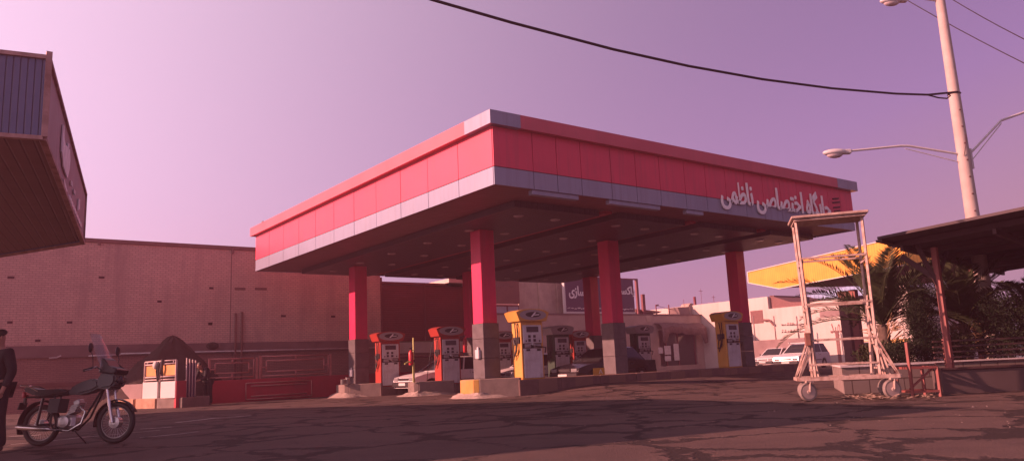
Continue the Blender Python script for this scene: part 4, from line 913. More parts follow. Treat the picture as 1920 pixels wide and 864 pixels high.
t = thing('window_block', (33, 46, 4.7), 'pale glazed windows just below the rust brown signboard', 'windows')
p, q = onY(925, 571, 45.8), onY(974, 591, 45.8); mb = MB(); mb.lohi((p.x-1.5, 45.8, 4.5), (q.x, 46.1, p.z)); mb.build('frame', M['maroon'], t)
for k in range(3): mb = MB(); a = p.x-.9+k*1.1; mb.lohi((a, 45.77, 4.75), (a+.95, 45.795, p.z-.12)); mb.build('pane', M['pale_glass'], t)

t = thing('billboard', (43, 45.3, 4.7), 'navy billboard with white Persian lettering on the kiosk roof', 'billboard')
p, q = onY(1057, 520, 45.3), onY(1190, 585, 45.3); bz0, bz1 = q.z, p.z+.05
mb = MB(); mb.lohi((p.x, 45.25, bz0), (q.x, 45.4, bz1)); mb.build('board', M['navy'], t)
mb = MB(); mb.lohi((p.x-.10, 45.2, bz0-.14), (q.x, 45.45, bz0-.005)); mb.lohi((p.x-.11, 45.2, bz0), (p.x-.005, 45.45, bz1)); mb.build('white_frame', M['white_paint'], t)
mb = MB(); r2 = onY(1196, 550, 45.3).x; mb.lohi((q.x+.35, 45.2, 4.74), (q.x+.55, 45.4, bz1+.1)); mb.lohi((q.x, 45.22, bz1), (q.x+.35, 45.38, bz1+.1)); mb.lohi((p.x, 45.22, bz1+.005), (q.x, 45.38, bz1+.09))
mb.lohi((q.x+.95, 45.2, 4.74), (q.x+1.25, 45.4, bz0+1.5)); mb.build('steel_frame', M['maroon'], t)
a, b = onY(1066, 556, 45.3), onY(1090, 543, 45.3); mb = MB()
text_mesh(mb, [0xFEB3, 0xFE8E, 0xFEAF, 0xFBFC], lambda u_, v_, w_: (a.x+u_, 45.24-w_, a.z+v_-.15), onY(1096, 556, 45.3).x-a.x, 1.0, .025, .03)
mb.build('lettering', M['white_letter'], t); mb = MB(); c0, c1 = onY(1162, 552, 45.3), onY(1190, 552, 45.3); text_mesh(mb, [0xFB58, 0xFE8E, 0xFB90, 0xFEB4], lambda u_, v_, w_: (c0.x+u_, 45.24-w_, c0.z+v_-.25), c1.x-c0.x-.05, .95, .025, .03)
mb.build('lettering', M['white_letter'], t)
mb = MB(); rr = random.Random(2); x = p.x+.15
while x < q.x-.2:
    l = rr.uniform(.10, .3); mb.box((x+l/2, 45.235, bz0+.25+rr.uniform(-.03, .03)), (l, .02, rr.uniform(.05, .12)), Euler((0, rr.uniform(-.2, .2), 0)).to_matrix()); x += l+rr.uniform(.04, .12)
mb.build('small_lettering', M['pale_pipe'], t)

t = thing('air_cooler', (onY(1290, 589, 46).x, 46, 4.74), 'boxy evaporative air cooler with round drum on the kiosk roof', 'air cooler')
p, q = onY(1270, 578, 46), onY(1291, 589, 46); mb = MB(); mb.prism([(p.x-.1, p.z+.1), (q.x, p.z+.15), (q.x+.1, 4.74), (p.x+.25, 4.74)], 45.9, 47, lambda u_, v_, w_: (u_, w_, v_)); mb.build('housing', M['grey_wall'], t)
mb = MB(); mb.lathe([(.52, 0), (.56, .1), (.56, .9), (.5, 1.0)], (q.x+.55, 46.0, 5.28), 20, (0, 1, 0)); mb.build('drum', M['plaster'], t)
for i, (x, y0, y1, w, lab) in enumerate(((1231, 571, 590, .10, 'short dark pole with hooked top on the kiosk roof edge'), (1255, 571, 590, .11, 'plain short dark pole left of the air cooler'), (1283, 561, 578, .04, 'thin rod standing above the air cooler'), (1305, 556, 592, .26, 'thick dark post right of the air cooler'), (1318, 541, 592, .035, 'tallest thin aerial on the kiosk roof'), (1327, 569, 592, .03, 'short thin aerial right of the thick dark post'), (1341, 553, 592, .04, 'rightmost thin aerial beside the far column'))):
    q = onY(x, y1, 46.5); P = (q.x, 46.5); zt = vert(P, y0, x); mb = MB(); mb.tube([(q.x, 46.5, 4.7), (q.x, 46.5, zt)], w/2, 7)
    if i == 0: mb.tube([(q.x, 46.5, zt-.05), (q.x+.35, 46.5, zt)], w/2, 6)
    if i in (4, 6): mb.tube([(q.x-.3, 46.5, zt-.2), (q.x+.3, 46.5, zt-.2)], .015, 5)
    tag(mb.build('roof_pole', M['maroon'], None, (q.x, 46.5, 4.7)), lab, 'pole', 'poles and aerials on the kiosk roof')
a, b = onY(1231, 573, 46.5), onY(1372, 575, 46.5); mb = MB(); mb.tube([a.lerp(b, k/10)+Vector((0, 0, -.9*math.sin(math.pi*k/10)*.6)) for k in range(11)], .02, 5)
tag(mb.build('overhead_wire', M['cable'], None, tuple(a)), 'thin wire sagging over the kiosk roof between poles', 'wire')

# cream building at right
t = thing('cream_building', (56, 38, 0), 'sunlit cream building with painted wall writing behind the parked cars', 'cream building')
XB = 55.0
yA = onX(1712, 620, XB).y; yB = onX(1441, 580, XB).y; yC = 52.0
mb = MB(); mb.lohi((XB, yA, -.2), (66, yB, 4.62)); mb.lohi((XB, yB, -.2), (66, yC, 5.62)); mb.lohi((XB-.25, onX(1598, 620, XB).y, -.2), (XB, onX(1517, 620, XB).y, 4.80)); mb.lohi((XB-.12, yA-.02, -.2), (XB, onX(1652, 620, XB).y, 5.6)); mb.build('wall', M['white_wall'], t)
mb = MB(); mb.lohi((XB+.5, yB-.004, 4.62), (60, yB-.3, 5.7)); mb.prism([(yB-.01, 4.63), (yB-.01, 5.72), (yB-1.9, 5.0), (yB-3.6, 4.86), (yB-3.6, 4.63)], XB+.3, XB+6, lambda u_, v_, w_: (w_, u_, v_)); mb.build('gable_roof', M['gable'], t)
def wrect(name, m, x0, y0, x1, y1, d=.03, X=XB):
    a, b = onX(x0, y0, X), onX(x1, y1, X); mb = MB(); mb.lohi((X-d, min(a.y, b.y), min(a.z, b.z)), (X-.003, max(a.y, b.y), max(a.z, b.z))); return mb.build(name, m, t)
wrect('yellow_band', M['yellow'], 1600, 640, 1705, 651, .05, XB-.125); wrect('window', M['gable'], 1407, 583, 1432, 605); wrect('vent_panel', M['grey_wall'], 1537, 584, 1575, 592, .04, XB-.25); wrect('door', M['gable'], 1566, 620, 1579, 680, .04, XB-.25)
mb = MB(); mb.tube([onX(1432, 600, XB-.15), onX(1442, 600, XB-.15), onX(1451, 609, XB-.15)], .09, 6); mb.build('waste_pipe', M['gable'], t)
mb = MB(); q = onX(1588, 619, XB-.25); text_mesh(mb, [0xFEB7, 0xFEEC, 0xFBFF, 0xFEAA], lambda u_, v_, w_: (XB-.254-w_, onX(1557, 619, XB-.25).y-u_, q.z+v_-.45), onX(1557, 619, XB-.25).y-q.y, 1.3, .015, .008); mb.build('lettering', M['gable'], t)
rr = random.Random(9)
for row, yy_ in enumerate((609, 622)):
    mb = MB(); xx_ = 1465+row*1.0
    while xx_ < 1518:
        w = rr.uniform(2.5, 6); pts = [onX(xx_+w*k/6, yy_+rr.uniform(-1.6, 1.6)+(xx_-1465)*-.02, XB-.02) for k in range(7)]; mb.tube(pts, .035, 4)
        if rr.random() < .5: c = onX(xx_+w/2, yy_-3.5, XB-.02); mb.box(c, (.03, .1, .08))
        xx_ += w+rr.uniform(.6, 2)
    mb.build('small_lettering', M['grey_wall'], t)
mb = MB()
for x, y in ((1583, 640), (1585, 646), (1590, 616), (1512, 637), (1518, 637)): mb.ring(onX(x, y, XB-.27), .16, .035, 'X', 12, 4)
mb.build('painted_mark', M['grey_wall'], t)
mb = MB(); a, b = onX(1403, 634, 51.5), onX(1508, 633, 51.5); mb.lohi((51.5, b.y, -.1), (51.75, a.y+2, 2.05)); tag(mb.build('boundary_wall', M['grey_wall'], None, (51.6, b.y, 0)), 'low dull brown wall right behind the parked white cars', 'wall')
for i, (x, lab) in enumerate(((1416, 'thin upright post, leftmost of three before the cream wall'), (1455, 'thin upright post, middle of three before the cream wall'), (1498, 'thin upright post, rightmost of three before the cream wall'))):
    q = onX(x, 635, 51.62); mb = MB(); mb.tube([(51.62, q.y, 2.03), (51.62, q.y, vert(q, 592, x))], .045, 6); tag(mb.build('thin_post', M['grey_wall'], None, (51.62, q.y, 2.03)), lab, 'post', 'posts before the cream wall')
t = thing('blue_roofed_shed', (64, 38, 0), 'blue metal roof rising behind the cream building', 'shed')
a, b, c = onX(1456, 571, 68), onX(1518, 554, 68), onX(1560, 548, 68); mb = MB(); mb.prism([(a.y, a.z-.3), (c.y-4, c.z-.6), (c.y-4, c.z+.5), (a.y, a.z)], 67, 76, lambda u_, v_, w_: (w_, u_, v_)); mb.build('roof', M['roof_blue'], t)
mb = MB(); mb.lohi((68, c.y-4, -.1), (75, a.y, a.z-.3)); mb.build('wall', M['white_wall'], t)

# yellow canopy
t = thing('yellow_canopy', (37, 22, 0), 'yellow corrugated canopy of the neighbouring forecourt beyond the scaffold', 'canopy')
Y0 = onD(1402, 510, 45); Y1 = onD(1640, 455, 35.2); ud = (Y1-Y0); ud.z = 0; ud.normalize(); yn = Vector((ud.y, -ud.x, 0)); yn = yn if yn.x > 0 else -yn
pts = [onPl(x, y, Y0, yn) for x, y in ((1402, 510), (1404, 530), (1462, 541), (1700, 496), (1770, 482), (1830, 470), (1830, 411))]
mb = MB(); a = [mb.bm.verts.new(p) for p in pts]; b = [mb.bm.verts.new(p+yn*.2) for p in pts]; n_ = len(pts); mb.bm.faces.new(a); mb.bm.faces.new(b[::-1])
for i in range(n_): mb.bm.faces.new((a[i], b[i], b[(i+1) % n_], a[(i+1) % n_]))
mb.build('fascia', M['yellow_sheet'], t)
mb = MB(); q = [pts[2], pts[5], pts[5]+yn*9, pts[2]+yn*9]; zt = sum(p.z for p in q)/4
lo = [mb.bm.verts.new(p+yn*(.21 if i < 2 else 0)+Vector((0, 0, .05))) for i, p in enumerate(q)]; hi = [mb.bm.verts.new(v.co+Vector((0, 0, .4))) for v in lo]
mb.bm.faces.new(lo); mb.bm.faces.new(hi[::-1])
for i in range(4): mb.bm.faces.new((lo[i], hi[i], hi[(i+1) % 4], lo[(i+1) % 4]))
mb.build('soffit', M['gable'], t)
mb = MB()
for i in range(len(pts)-1):
    if i in (0, 1, 2): mb.bar(pts[i]-yn*.02, pts[i+1]-yn*.02, .05, .04)
mb.bar(pts[0]-yn*.02, pts[-1]-yn*.02, .05, .04); mb.build('edge_trim', M['white_paint'], t)
for (x, w, m) in ((1519, .30, 'white_paint'), (1593, .45, 'gable'), (1611, .32, 'red_post')):
    q = onPl(x, 640, Y0+yn*1.5, yn); mb = MB(); mb.lohi((q.x-w/2, q.y-w/2, -.1), (q.x+w/2, q.y+w/2, 3.9)); mb.build('column', M[m], t)
# ================================================================== LEFT CANOPY
zs0, zs1 = 3.83, 4.82
LP = [Vector((1.01, 10.52, 0)), Vector((2.57, 18.12, 0)), Vector((-3.9, 30.5, 0)), Vector((-8.8, 12.5, 0))]
t = thing('sign_canopy', (-3, 17, 0), 'neighbouring canopy overhead at left with blue sheet fascia and grey sign face', 'canopy')
def wallq(name, m, a, b, z0, z1, th=.06, inset=0.0):
    d = (b-a).normalized(); nn_ = Vector((-d.y, d.x, 0)); cc = (LP[0]+LP[1]+LP[2]+LP[3])/4; nn_ = nn_ if nn_.dot(cc-a) > 0 else -nn_
    mb = MB(); c = (a+b)/2+nn_*(th/2+inset); mb.box((c.x, c.y, (z0+z1)/2), ((b-a).length-.02, th, z1-z0), math.atan2(d.y, d.x)); return mb.build(name, m, t)
wallq('blue_fascia', M['blue_sheet'], LP[3], LP[0], zs0, zs1); wallq('sign_face', M['sign_grey'], LP[0], LP[1], zs0, zs1); wallq('blue_fascia', M['blue_sheet'], LP[1], LP[2], zs0, zs1); wallq('blue_fascia', M['blue_sheet'], LP[2], LP[3], zs0, zs1)
cc = sum(LP, Vector())/4
mb = MB(); ins = [p+(cc-p).normalized()*.09 for p in LP]; mb.prism([(p.x, p.y) for p in ins], zs0+.02, zs0+.08, lambda u_, v_, w_: (u_, v_, w_)); mb.build('soffit', M['brown_soffit'], t)
mb = MB(); mb.prism([(p.x, p.y) for p in ins], zs1-.14, zs1-.06, lambda u_, v_, w_: (u_, v_, w_)); mb.build('roof_deck', M['gable'], t)
mb = MB()
for a, b in zip(LP, LP[1:]+LP[:1]): mb.bar(a+Vector((0, 0, zs0-.015)), b+Vector((0, 0, zs0-.015)), .07, .05); mb.bar(a+Vector((0, 0, zs1+.02)), b+Vector((0, 0, zs1+.02)), .07, .05)
mb.bar(LP[0]+Vector((.01, -.01, zs0)), LP[0]+Vector((.01, -.01, zs1+.09)), .065, .065); mb.bar(LP[1]+Vector((0, 0, zs0-.05)), LP[1]+Vector((0, 0, zs1)), .06, .06); mb.build('edge_trim', M['rusty_edge'], t)
sd = (LP[1]-LP[0]); sl = sd.length; sd.normalize(); sn = Vector((sd.y, -sd.x, 0))
def sg(px_, py_): return onPl(px_, py_, LP[0]+sn*.012, sn)
mb = MB()
def blob(ps):
    v = [sg(*p) for p in ps]; a = [mb.bm.verts.new(p) for p in v]; b = [mb.bm.verts.new(p+sn*.02) for p in v]; mb.bm.faces.new(a[::-1]); mb.bm.faces.new(b)
    for i in range(len(v)): mb.bm.faces.new((a[i], a[(i+1) % len(v)], b[(i+1) % len(v)], b[i]))
blob([(116.5, 233), (118, 236), (118.5, 262), (121, 272), (125, 276), (126, 268), (127.5, 270), (127, 282), (129, 280), (129.5, 300), (128, 318), (124.5, 334), (121, 326), (116.5, 312), (115, 296), (113.5, 284)])
blob([(116.5, 336), (118.5, 337), (124, 358), (122.5, 361), (119.5, 354)])
for k in range(9):
    x = 127+k*2.6; y = 368+k*6.3; blob([(x, y), (x+2, y-3), (x+3.4, y+4), (x+2.4, y+8), (x+.4, y+5)])
blob([(146, 372), (148.5, 375), (147.5, 392), (144.5, 394)]); blob([(131, 338), (133, 340), (133.5, 350), (131.5, 347)]); blob([(137, 354), (139, 358), (139, 366), (137, 362)])
mb.build('lettering', M['sign_white'], t)
for x, y in ((-5.5, 16.5), (-4.2, 24.5)): mb = MB(); mb.lohi((x-.25, y-.25, -.1), (x+.25, y+.25, zs0+.03)); mb.build('column', M['stone'], t)

# ================================================================== ROLLING SCAFFOLD
FL, FRr = Vector((13.06, 8.38, 0)), Vector((13.93, 7.26, 0)); fu = (FRr-FL); fl = fu.length; fu.normalize(); fb = Vector((-fu.y, fu.x, 0)); fb = fb if fb.dot(FW) > 0 else -fb
t = thing('rolling_scaffold', (13.5, 7.8, 0), 'tall chipped white scaffold tower on four caster wheels with a roofed top', 'scaffold')
def sp(s_, d_, z): return FL+fu*s_+fb*d_+Vector((0, 0, z))
DZ = .40; DEP = .75
mb = MB()
for d_ in (0, DEP): mb.bar(sp(-.14, d_, DZ), sp(fl+.16, d_, DZ), .07, .07)
for s_ in (-.14, fl*.5, fl+.16): mb.bar(sp(s_, 0, DZ+.002), sp(s_, DEP, DZ+.002), .06, .06)
mb.build('base_frame', M['scaffold'], t)
pL, pR = .16, fl-.16
mb = MB(); mb.lohi((0, 0, 0), (.001, .001, .001)); mb.bm.clear()
ZTOP = vert(sp(.1, 0, 0), 412, 1502)
tops = {}
for s_, d_ in ((pL, .05), (pR, .05), (pL, .62), (pR, .62)):
    mb = MB(); top_ = sp(s_+(-.05 if s_ == pL else .02), d_, ZTOP); mb.bar(sp(s_, d_, DZ), top_, .046, .012); mb.bar(sp(s_+.02, d_+.02, DZ), top_+fu*.02+fb*.02, .012, .046); o = mb.build('post', M['scaffold'], t)
mb = MB(); mb.box(sp(fl/2, .33, ZTOP+.045), (pR-pL+.26, .86, .05), math.atan2(fu.y, fu.x), .01); mb.box(sp(fl/2, .33, ZTOP+.0), (pR-pL+.16, .76, .05), math.atan2(fu.y, fu.x)); mb.build('top_platform', M['scaffold'], t)
for py_ in (478, 566, 634, 681):
    z = vert(sp(fl/2, .05, 0), py_, 1590)
    for d_ in (.05, .62): mb = MB(); mb.bar(sp(pL-.03, d_, z), sp(pR+.02, d_, z), .036, .034); mb.build('rung', M['scaffold'], t)
    for s_ in (pL-.02, pR+.01): mb = MB(); mb.bar(sp(s_, .05, z-.1), sp(s_, .62, z-.1), .035, .035); mb.build('side_rung', M['scaffold'], t)
for s_, e_ in ((-.12, pL), (fl+.14, pR)):
    for d_ in (.0, DEP):
        for zz in (1.15, .95): mb = MB(); mb.bar(sp(s_, d_, DZ+.03), sp(e_, .05 if d_ == 0 else .62, zz), .032, .032); mb.build('brace', M['scaffold'], t)
for p_, q_ in ((sp(pL, .62, 2.35), sp(pL, .05, 2.6)), (sp(pR-.1, .3, DZ), sp(pR+.04, .6, 1.9)), (sp(fl, .4, DZ), sp(pR, .5, 1.7)), (sp(fl+.05, .2, DZ), sp(pR, .3, 1.35)), (sp(fl-.02, .5, DZ), sp(pR-.03, .6, 1.5)), (sp(pL+.1, .4, DZ), sp(pL, .55, 1.4))): mb = MB(); mb.bar(p_, q_, .032); mb.build('brace', M['scaffold'], t)
mb = MB(); mb.box(sp(pL-.06, .04, 1.12), (.10, .12, .24), math.atan2(fu.y, fu.x), .01); mb.build('junction_box', M['rust'], t)
ax = Vector((-.62, -.78, 0)).normalized()
for (s_, d_) in ((.0, .0), (fl, .0), (.04, DEP), (fl+.05, DEP)):
    c = sp(s_, d_, .17); a_ = Matrix.Rotation(R(random.choice((-25, 8, 18, -12))), 3, 'Z') @ ax
    mb = MB(); mb.lathe([(.09, -.04), (.155, -.042), (.17, -.02), (.17, .02), (.155, .042), (.09, .04)], c, 26, a_); w = mb.build('caster_wheel', M['tyre_grey'], t)
    mb = MB(); mb.lathe([(.03, -.06), (.035, -.045), (.125, -.044), (.125, .044), (.035, .045), (.03, .06)], c, 20, a_); mb.build('hub', M['caster_hub'], w)
    mb = MB(); pz = Vector((0, 0, 1)); f_ = pz.cross(a_)
    for sg_ in (-1, 1): mb.bar(c+a_*.065*sg_, c+a_*.05*sg_+f_*.03+pz*.18, .07, .012, 0, tuple(f_))
    mb.box(c+f_*.03+pz*.185, (.14, .14, .03), math.atan2(a_.y, a_.x)); mb.build('fork', M['scaffold'], w)

# ================================================================== SHELTER, PLANTER, BENCH AT RIGHT
RC = Vector((14.73, 7.59, 0)); ru = Vector((.985, .17, 0)); rv = Vector((-.23, -.97, 0)).normalized(); ZR = 2.98
t = thing('shelter', (19, 4.5, 0), 'dark flat roofed shelter on red oxide posts at the right', 'shelter')
rp = [RC, RC+ru*9.5, RC+ru*9.5+rv*7, RC+rv*7]
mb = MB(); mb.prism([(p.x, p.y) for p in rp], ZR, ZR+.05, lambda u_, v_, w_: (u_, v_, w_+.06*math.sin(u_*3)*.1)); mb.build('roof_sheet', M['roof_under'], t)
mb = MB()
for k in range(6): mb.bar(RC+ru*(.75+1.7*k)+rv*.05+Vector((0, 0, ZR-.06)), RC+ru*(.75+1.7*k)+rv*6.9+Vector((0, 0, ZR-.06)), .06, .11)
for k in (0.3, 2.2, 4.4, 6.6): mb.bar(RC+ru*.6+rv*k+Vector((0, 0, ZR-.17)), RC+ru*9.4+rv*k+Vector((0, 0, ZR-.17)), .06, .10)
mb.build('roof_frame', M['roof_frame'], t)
mb = MB(); mb.bar(RC+rv*.03+Vector((0, 0, ZR-.03)), RC+ru*9.5+rv*.03+Vector((0, 0, ZR-.03)), .12, .04); mb.build('edge_strip', M['roof_frame'], t)
PB = onD(1783, 690, 14.9); PB.z = 0
mb = MB(); mb.bar(PB, PB+Vector((0, 0, ZR-.18)), .10, .10); mb.build('post', M['red_post'], t)
P2 = RC+ru*1.5+rv*.1; PQ = RC+ru*6.0+rv*.2
for q in (PQ, RC+ru*3+rv*6.5, RC+ru*9+rv*6.5): mb = MB(); mb.bar((q.x, q.y, 0), (q.x, q.y, ZR-.18), .11, .11); mb.build('post', M['red_post'], t)
mb = MB(); mb.bar(PB+Vector((0, 0, 2.15)), onD(1690, 480, 15.5), .06, .10); mb.bar(PB+Vector((0, 0, 2.0)), onD(1722, 505, 15.3)+Vector((0, 0, .55)), .05, .08); mb.bar(PB+Vector((0, 0, 2.2)), PB+ru*.9+Vector((0, 0, ZR-.2)), .05, .07); mb.build('knee_brace', M['roof_frame'], t)

pa, pb = Vector((15.22, 8.93, 0)), Vector((16.62, 7.86, 0)); pu = (pb-pa); plen = pu.length; pu.normalize(); pn = Vector((-pu.y, pu.x, 0)); pn = pn if pn.dot(FW) > 0 else -pn
t = thing('tiled_planter', (pa.x, pa.y, 0), 'grey tiled planter box holding palms behind the scaffold', 'planter')
pn = Vector((.83, .56, 0)).normalized()
def pbox(mb, s0, s1, d0, d1, z0, z1, bev=.01):
    q = [pa+pu*u_+pn*v_ for u_, v_ in ((s0, d0), (s1, d0), (s1, d1), (s0, d1))]; return mb.prism([(p.x, p.y) for p in q], z0, z1, lambda u_, v_, w_: (u_, v_, w_))
mb = MB(); pbox(mb, 0, 5.5, 0, .14, -.05, .54); pbox(mb, 0, .14, .145, 3.5, -.05, .54); mb.build('wall', M['tile'], t)
mb = MB(); pbox(mb, -.03, 5.5, -.03, .17, .545, .585); pbox(mb, -.03, .17, .175, 3.5, .545, .585); mb.build('coping', M['pale_pipe'], t)
mb = MB(); pbox(mb, .15, 5.5, .15, 3.5, -.05, .46, 0); mb.build('soil', M['soil'], t)

la = Vector((15.35, 7.02, 0)); lu = Vector((.80, -.60, 0)).normalized(); ln_ = Vector((.6, .8, 0))
t = thing('low_kerb_wall', (la.x, la.y, 0), 'low dark wall with pale worn top edge under the shelter', 'wall')
def lbox(mb, s0, s1, d0, d1, z0, z1, bev=.01):
    c = la+lu*(s0+s1)/2+ln_*(d0+d1)/2; return mb.box((c.x, c.y, (z0+z1)/2), (s1-s0, d1-d0, z1-z0), math.atan2(lu.y, lu.x), bev)
mb = MB(); lbox(mb, 0, 6, 0, .35, -.05, .43); mb.build('wall', M['dark_wall'], t)
mb = MB(); lbox(mb, -.02, 6, -.03, .38, .432, .475); mb.build('coping', M['roof_frame'], t)
t = thing('slatted_fence', (la.x+.5, la.y, .47), 'dark horizontal slatted fence above the low wall under the shelter', 'fence')
mb = MB()
for k in range(5): z = .56+k*.105; mb.bar(la+lu*.15+ln_*.45+Vector((0, 0, z)), la+lu*6+ln_*.45+Vector((0, 0, z)), .05, .03)
mb.build('slats', M['roof_frame'], t)
for s_ in (.4, 2.2, 4.0, 5.8): mb = MB(); q = la+lu*s_+ln_*.50; mb.bar(q+Vector((0, 0, .0)), q+Vector((0, 0, 1.02)), .05, .04); mb.build('post', M['red_post'], t)
b1, b2 = Vector((14.27, 7.07, 0)), Vector((14.66, 6.77, 0))
t = thing('bench_frame', (14.4, 7.0, 0), 'rusty red bench frame without seat beside the right scaffold wheel', 'bench frame')
bk = Vector((.75, .85, 0))*.55
for q, h in ((b1, .98), (b2, .52), (b1+bk, .52), (b2+bk, .52)): mb = MB(); mb.bar(q, q+Vector((0, 0, h)), .045, .045); mb.build('leg', M['red_post'], t)
mb = MB(); Zq = Vector((0, 0, .52)); Zl = Vector((0, 0, .10))
for p, q in ((b1, b2), (b2, b2+bk), (b1+bk, b2+bk), (b1, b1+bk)): mb.bar(p+Zq, q+Zq, .05, .04); mb.bar(p+Zl, q+Zl, .04, .035)
mb.bar(b1+Zl+Vector((-.02, .03, .05)), b2+bk*.2+Zq, .03); mb.build('rails', M['red_post'], t)

# ---- plants
def leaf_mesh(mb, pts_dirs):
    for p, d, n_, w in pts_dirs:
        s_ = d.cross(n_).normalized()*w
        mb.bm.faces.new([mb.bm.verts.new(p-s_*.4), mb.bm.verts.new(p+d*.5-s_), mb.bm.verts.new(p+d), mb.bm.verts.new(p+d*.5+s_)])
def palm(loc, label, trunk_h, n, L0, rr, dry=True, up=(.15, 1.2)):
    t = thing('palm_tree', loc, label, 'palm tree', 'palms in the planter'); loc = Vector(loc); cr = loc+Vector((0, 0, trunk_h))
    mb = MB(); pr_ = []
    for k in range(16): pr_.append((.10+.018*(k % 2)+.03*(k/15), trunk_h*k/15))
    mb.lathe(pr_, loc, 12); mb.build('trunk', M['bark'], t)
    mb = MB()
    for k in range(n):
        az = 2.399*k+rr.uniform(-.2, .2); el = up[0]+(up[1]-up[0])*((k+.5)/n)+rr.uniform(-.1, .1); L_ = L0*rr.uniform(.8, 1.1); p = cr.copy(); e = el; pts = [p.copy()]; N_ = 16
        for i in range(N_):
            d = Vector((math.cos(az)*math.cos(e), math.sin(az)*math.cos(e), math.sin(e))); p = p+d*L_/N_; pts.append(p.copy()); e -= (.045+.05*(i/N_))*rr.uniform(.8, 1.3)*(1.3-.4*el)
        mb.tube(pts, [.018*(1-.85*i/N_) for i in range(N_+1)], 4, False)
        for i in range(4, N_*4):
            f = i/(N_*4); j = min(int(f*N_), N_-1); q = pts[j].lerp(pts[j+1], f*N_-j); d = (pts[j+1]-pts[j]).normalized(); sd_ = d.cross(Vector((0, 0, 1))); sd_ = sd_.normalized() if sd_.length > .05 else Vector((1, 0, 0)); upv = sd_.cross(d)
            ll = .36*math.sin(math.pi*min(1, .12+f*.9))**.6*rr.uniform(.75, 1.1)*L0/2
            for s_ in (-1, 1):
                dd = (sd_*s_*.78+d*.62+upv*rr.uniform(.1, .4)).normalized()*ll
                leaf_mesh(mb, [(q, dd, upv, .017)])
    mb.build('crown', M['palm'], t, normals=False)
    if True:
        mb = MB()
        for k in range(220 if dry else 90):
            a = rr.uniform(0, 6.28); z = rr.uniform(trunk_h*.25, trunk_h*1.05); p = loc+Vector((.16*math.cos(a), .16*math.sin(a), z)); d = Vector((math.cos(a), math.sin(a), rr.uniform(-.3, 1.3))).normalized()*rr.uniform(.15, .42); leaf_mesh(mb, [(p, d, Vector((-math.sin(a), math.cos(a), .3)), .018)])
        mb.build('dry_fibre', M['palm_dry'], t, normals=False)
    return t
def gp(x, D, z=.45): p = onD(x, 660, D); return (p.x, p.y, z)
palm(gp(1662, 18.0), 'dark palm with wide fronds showing through the scaffold', 1.0, 25, 2.55, random.Random(21), False, (.35, 1.42))
palm(gp(1815, 18.3), 'palm with shaggy tan trunk in front of the lamp post', .95, 28, 2.2, random.Random(22), True, (.35, 1.4))
palm(gp(1945, 18.6), 'palm at the far right edge of the planter', 1.1, 22, 1.9, random.Random(23), True, (.0, 1.2))
def bush(name, loc, label, rx, ry, rz, n, rr, m, leaf=.06, cone=0.0, trunk=True, cat='shrub'):
    t = thing(name, loc, label, cat); loc = Vector(loc); mb = MB()
    clumps = [Vector((rr.gauss(0, .45), rr.gauss(0, .45), rr.uniform(-.9, .9))) for _ in range(26)]
    for i in range(n):
        c = rr.choice(clumps); v = c*.75+Vector((rr.gauss(0, .24), rr.gauss(0, .24), rr.gauss(0, .24)))
        if v.length > 1.12: v = v.normalized()*rr.uniform(.8, 1.1)
        f = 1-cone*(v.z+1)/2
        p = loc+Vector((v.x*rx*f, v.y*ry*f, rz+v.z*rz)); d = (Vector((v.x, v.y, v.z*.5+.5))+Vector((rr.gauss(0, .6), rr.gauss(0, .6), rr.gauss(0, .6)))).normalized()*leaf*rr.uniform(.6, 1.5)
        leaf_mesh(mb, [(p, d, Vector((rr.gauss(0, 1), rr.gauss(0, 1), rr.gauss(0, 1))).normalized(), leaf*.22)])
    mb.build('foliage', M[m], t, normals=False)
    mb = MB(); mb.tube([loc, loc+Vector((.02, 0, rz*.8)), loc+Vector((0, .03, rz*1.5))], [.05, .035, .012], 7)
    for k in range(12): a = k*2.4; z = rz*(.3+.1*k); mb.tube([loc+Vector((0, 0, z)), loc+Vector((math.cos(a)*rx*.6, math.sin(a)*ry*.6, z+rz*.25))], [.015, .005], 5)
    mb.build('stem', M['bark'], t)
    return t
bush('conifer', gp(1735, 17.2), 'dense dark green conifer shrub left of the red oxide post', .52, .52, .93, 17000, random.Random(31), 'conifer', .045, .45, cat='conifer')
bush('shrub', gp(1640, 17.4), 'brownish straggly low shrub behind the tiled planter edge', .55, .45, .28, 1800, random.Random(32), 'shrub', .09)
bush('shrub', gp(1800, 17.3), 'small dark shrub at the foot of the shaggy tan palm', .55, .4, .36, 4000, random.Random(33), 'shrub', .05)
bush('shrub', gp(1895, 17.2), 'large dark bush under the shelter at right edge', .8, .6, .75, 11000, random.Random(34), 'conifer', .055)
bush('shrub', gp(1695, 17.0), 'low dark shrub below the conifer on its left side', .5, .4, .30, 4500, random.Random(35), 'conifer', .05)
# litter
mb = MB(); rr = random.Random(41)
for k in range(420):
    x = rr.uniform(1588, 1755) if rr.random() < .35 else rr.gauss(1640, 28); y = rr.gauss(743, 2.6)
    if y > 750 or y < 734: continue
    p = onZ(x, y, .012+abs(rr.gauss(0, .03))); a = rr.uniform(0, 6.28); d = Vector((math.cos(a), math.sin(a), rr.uniform(-.1, .25)))*rr.uniform(.06, .20); leaf_mesh(mb, [(p, d, Vector((0, 0, 1)), rr.uniform(.010, .03))])
tag(mb.build('dry_litter', M['litter'], None, None, False), 'dry palm litter strewn on the ground under the scaffold', 'litter', kind='stuff')

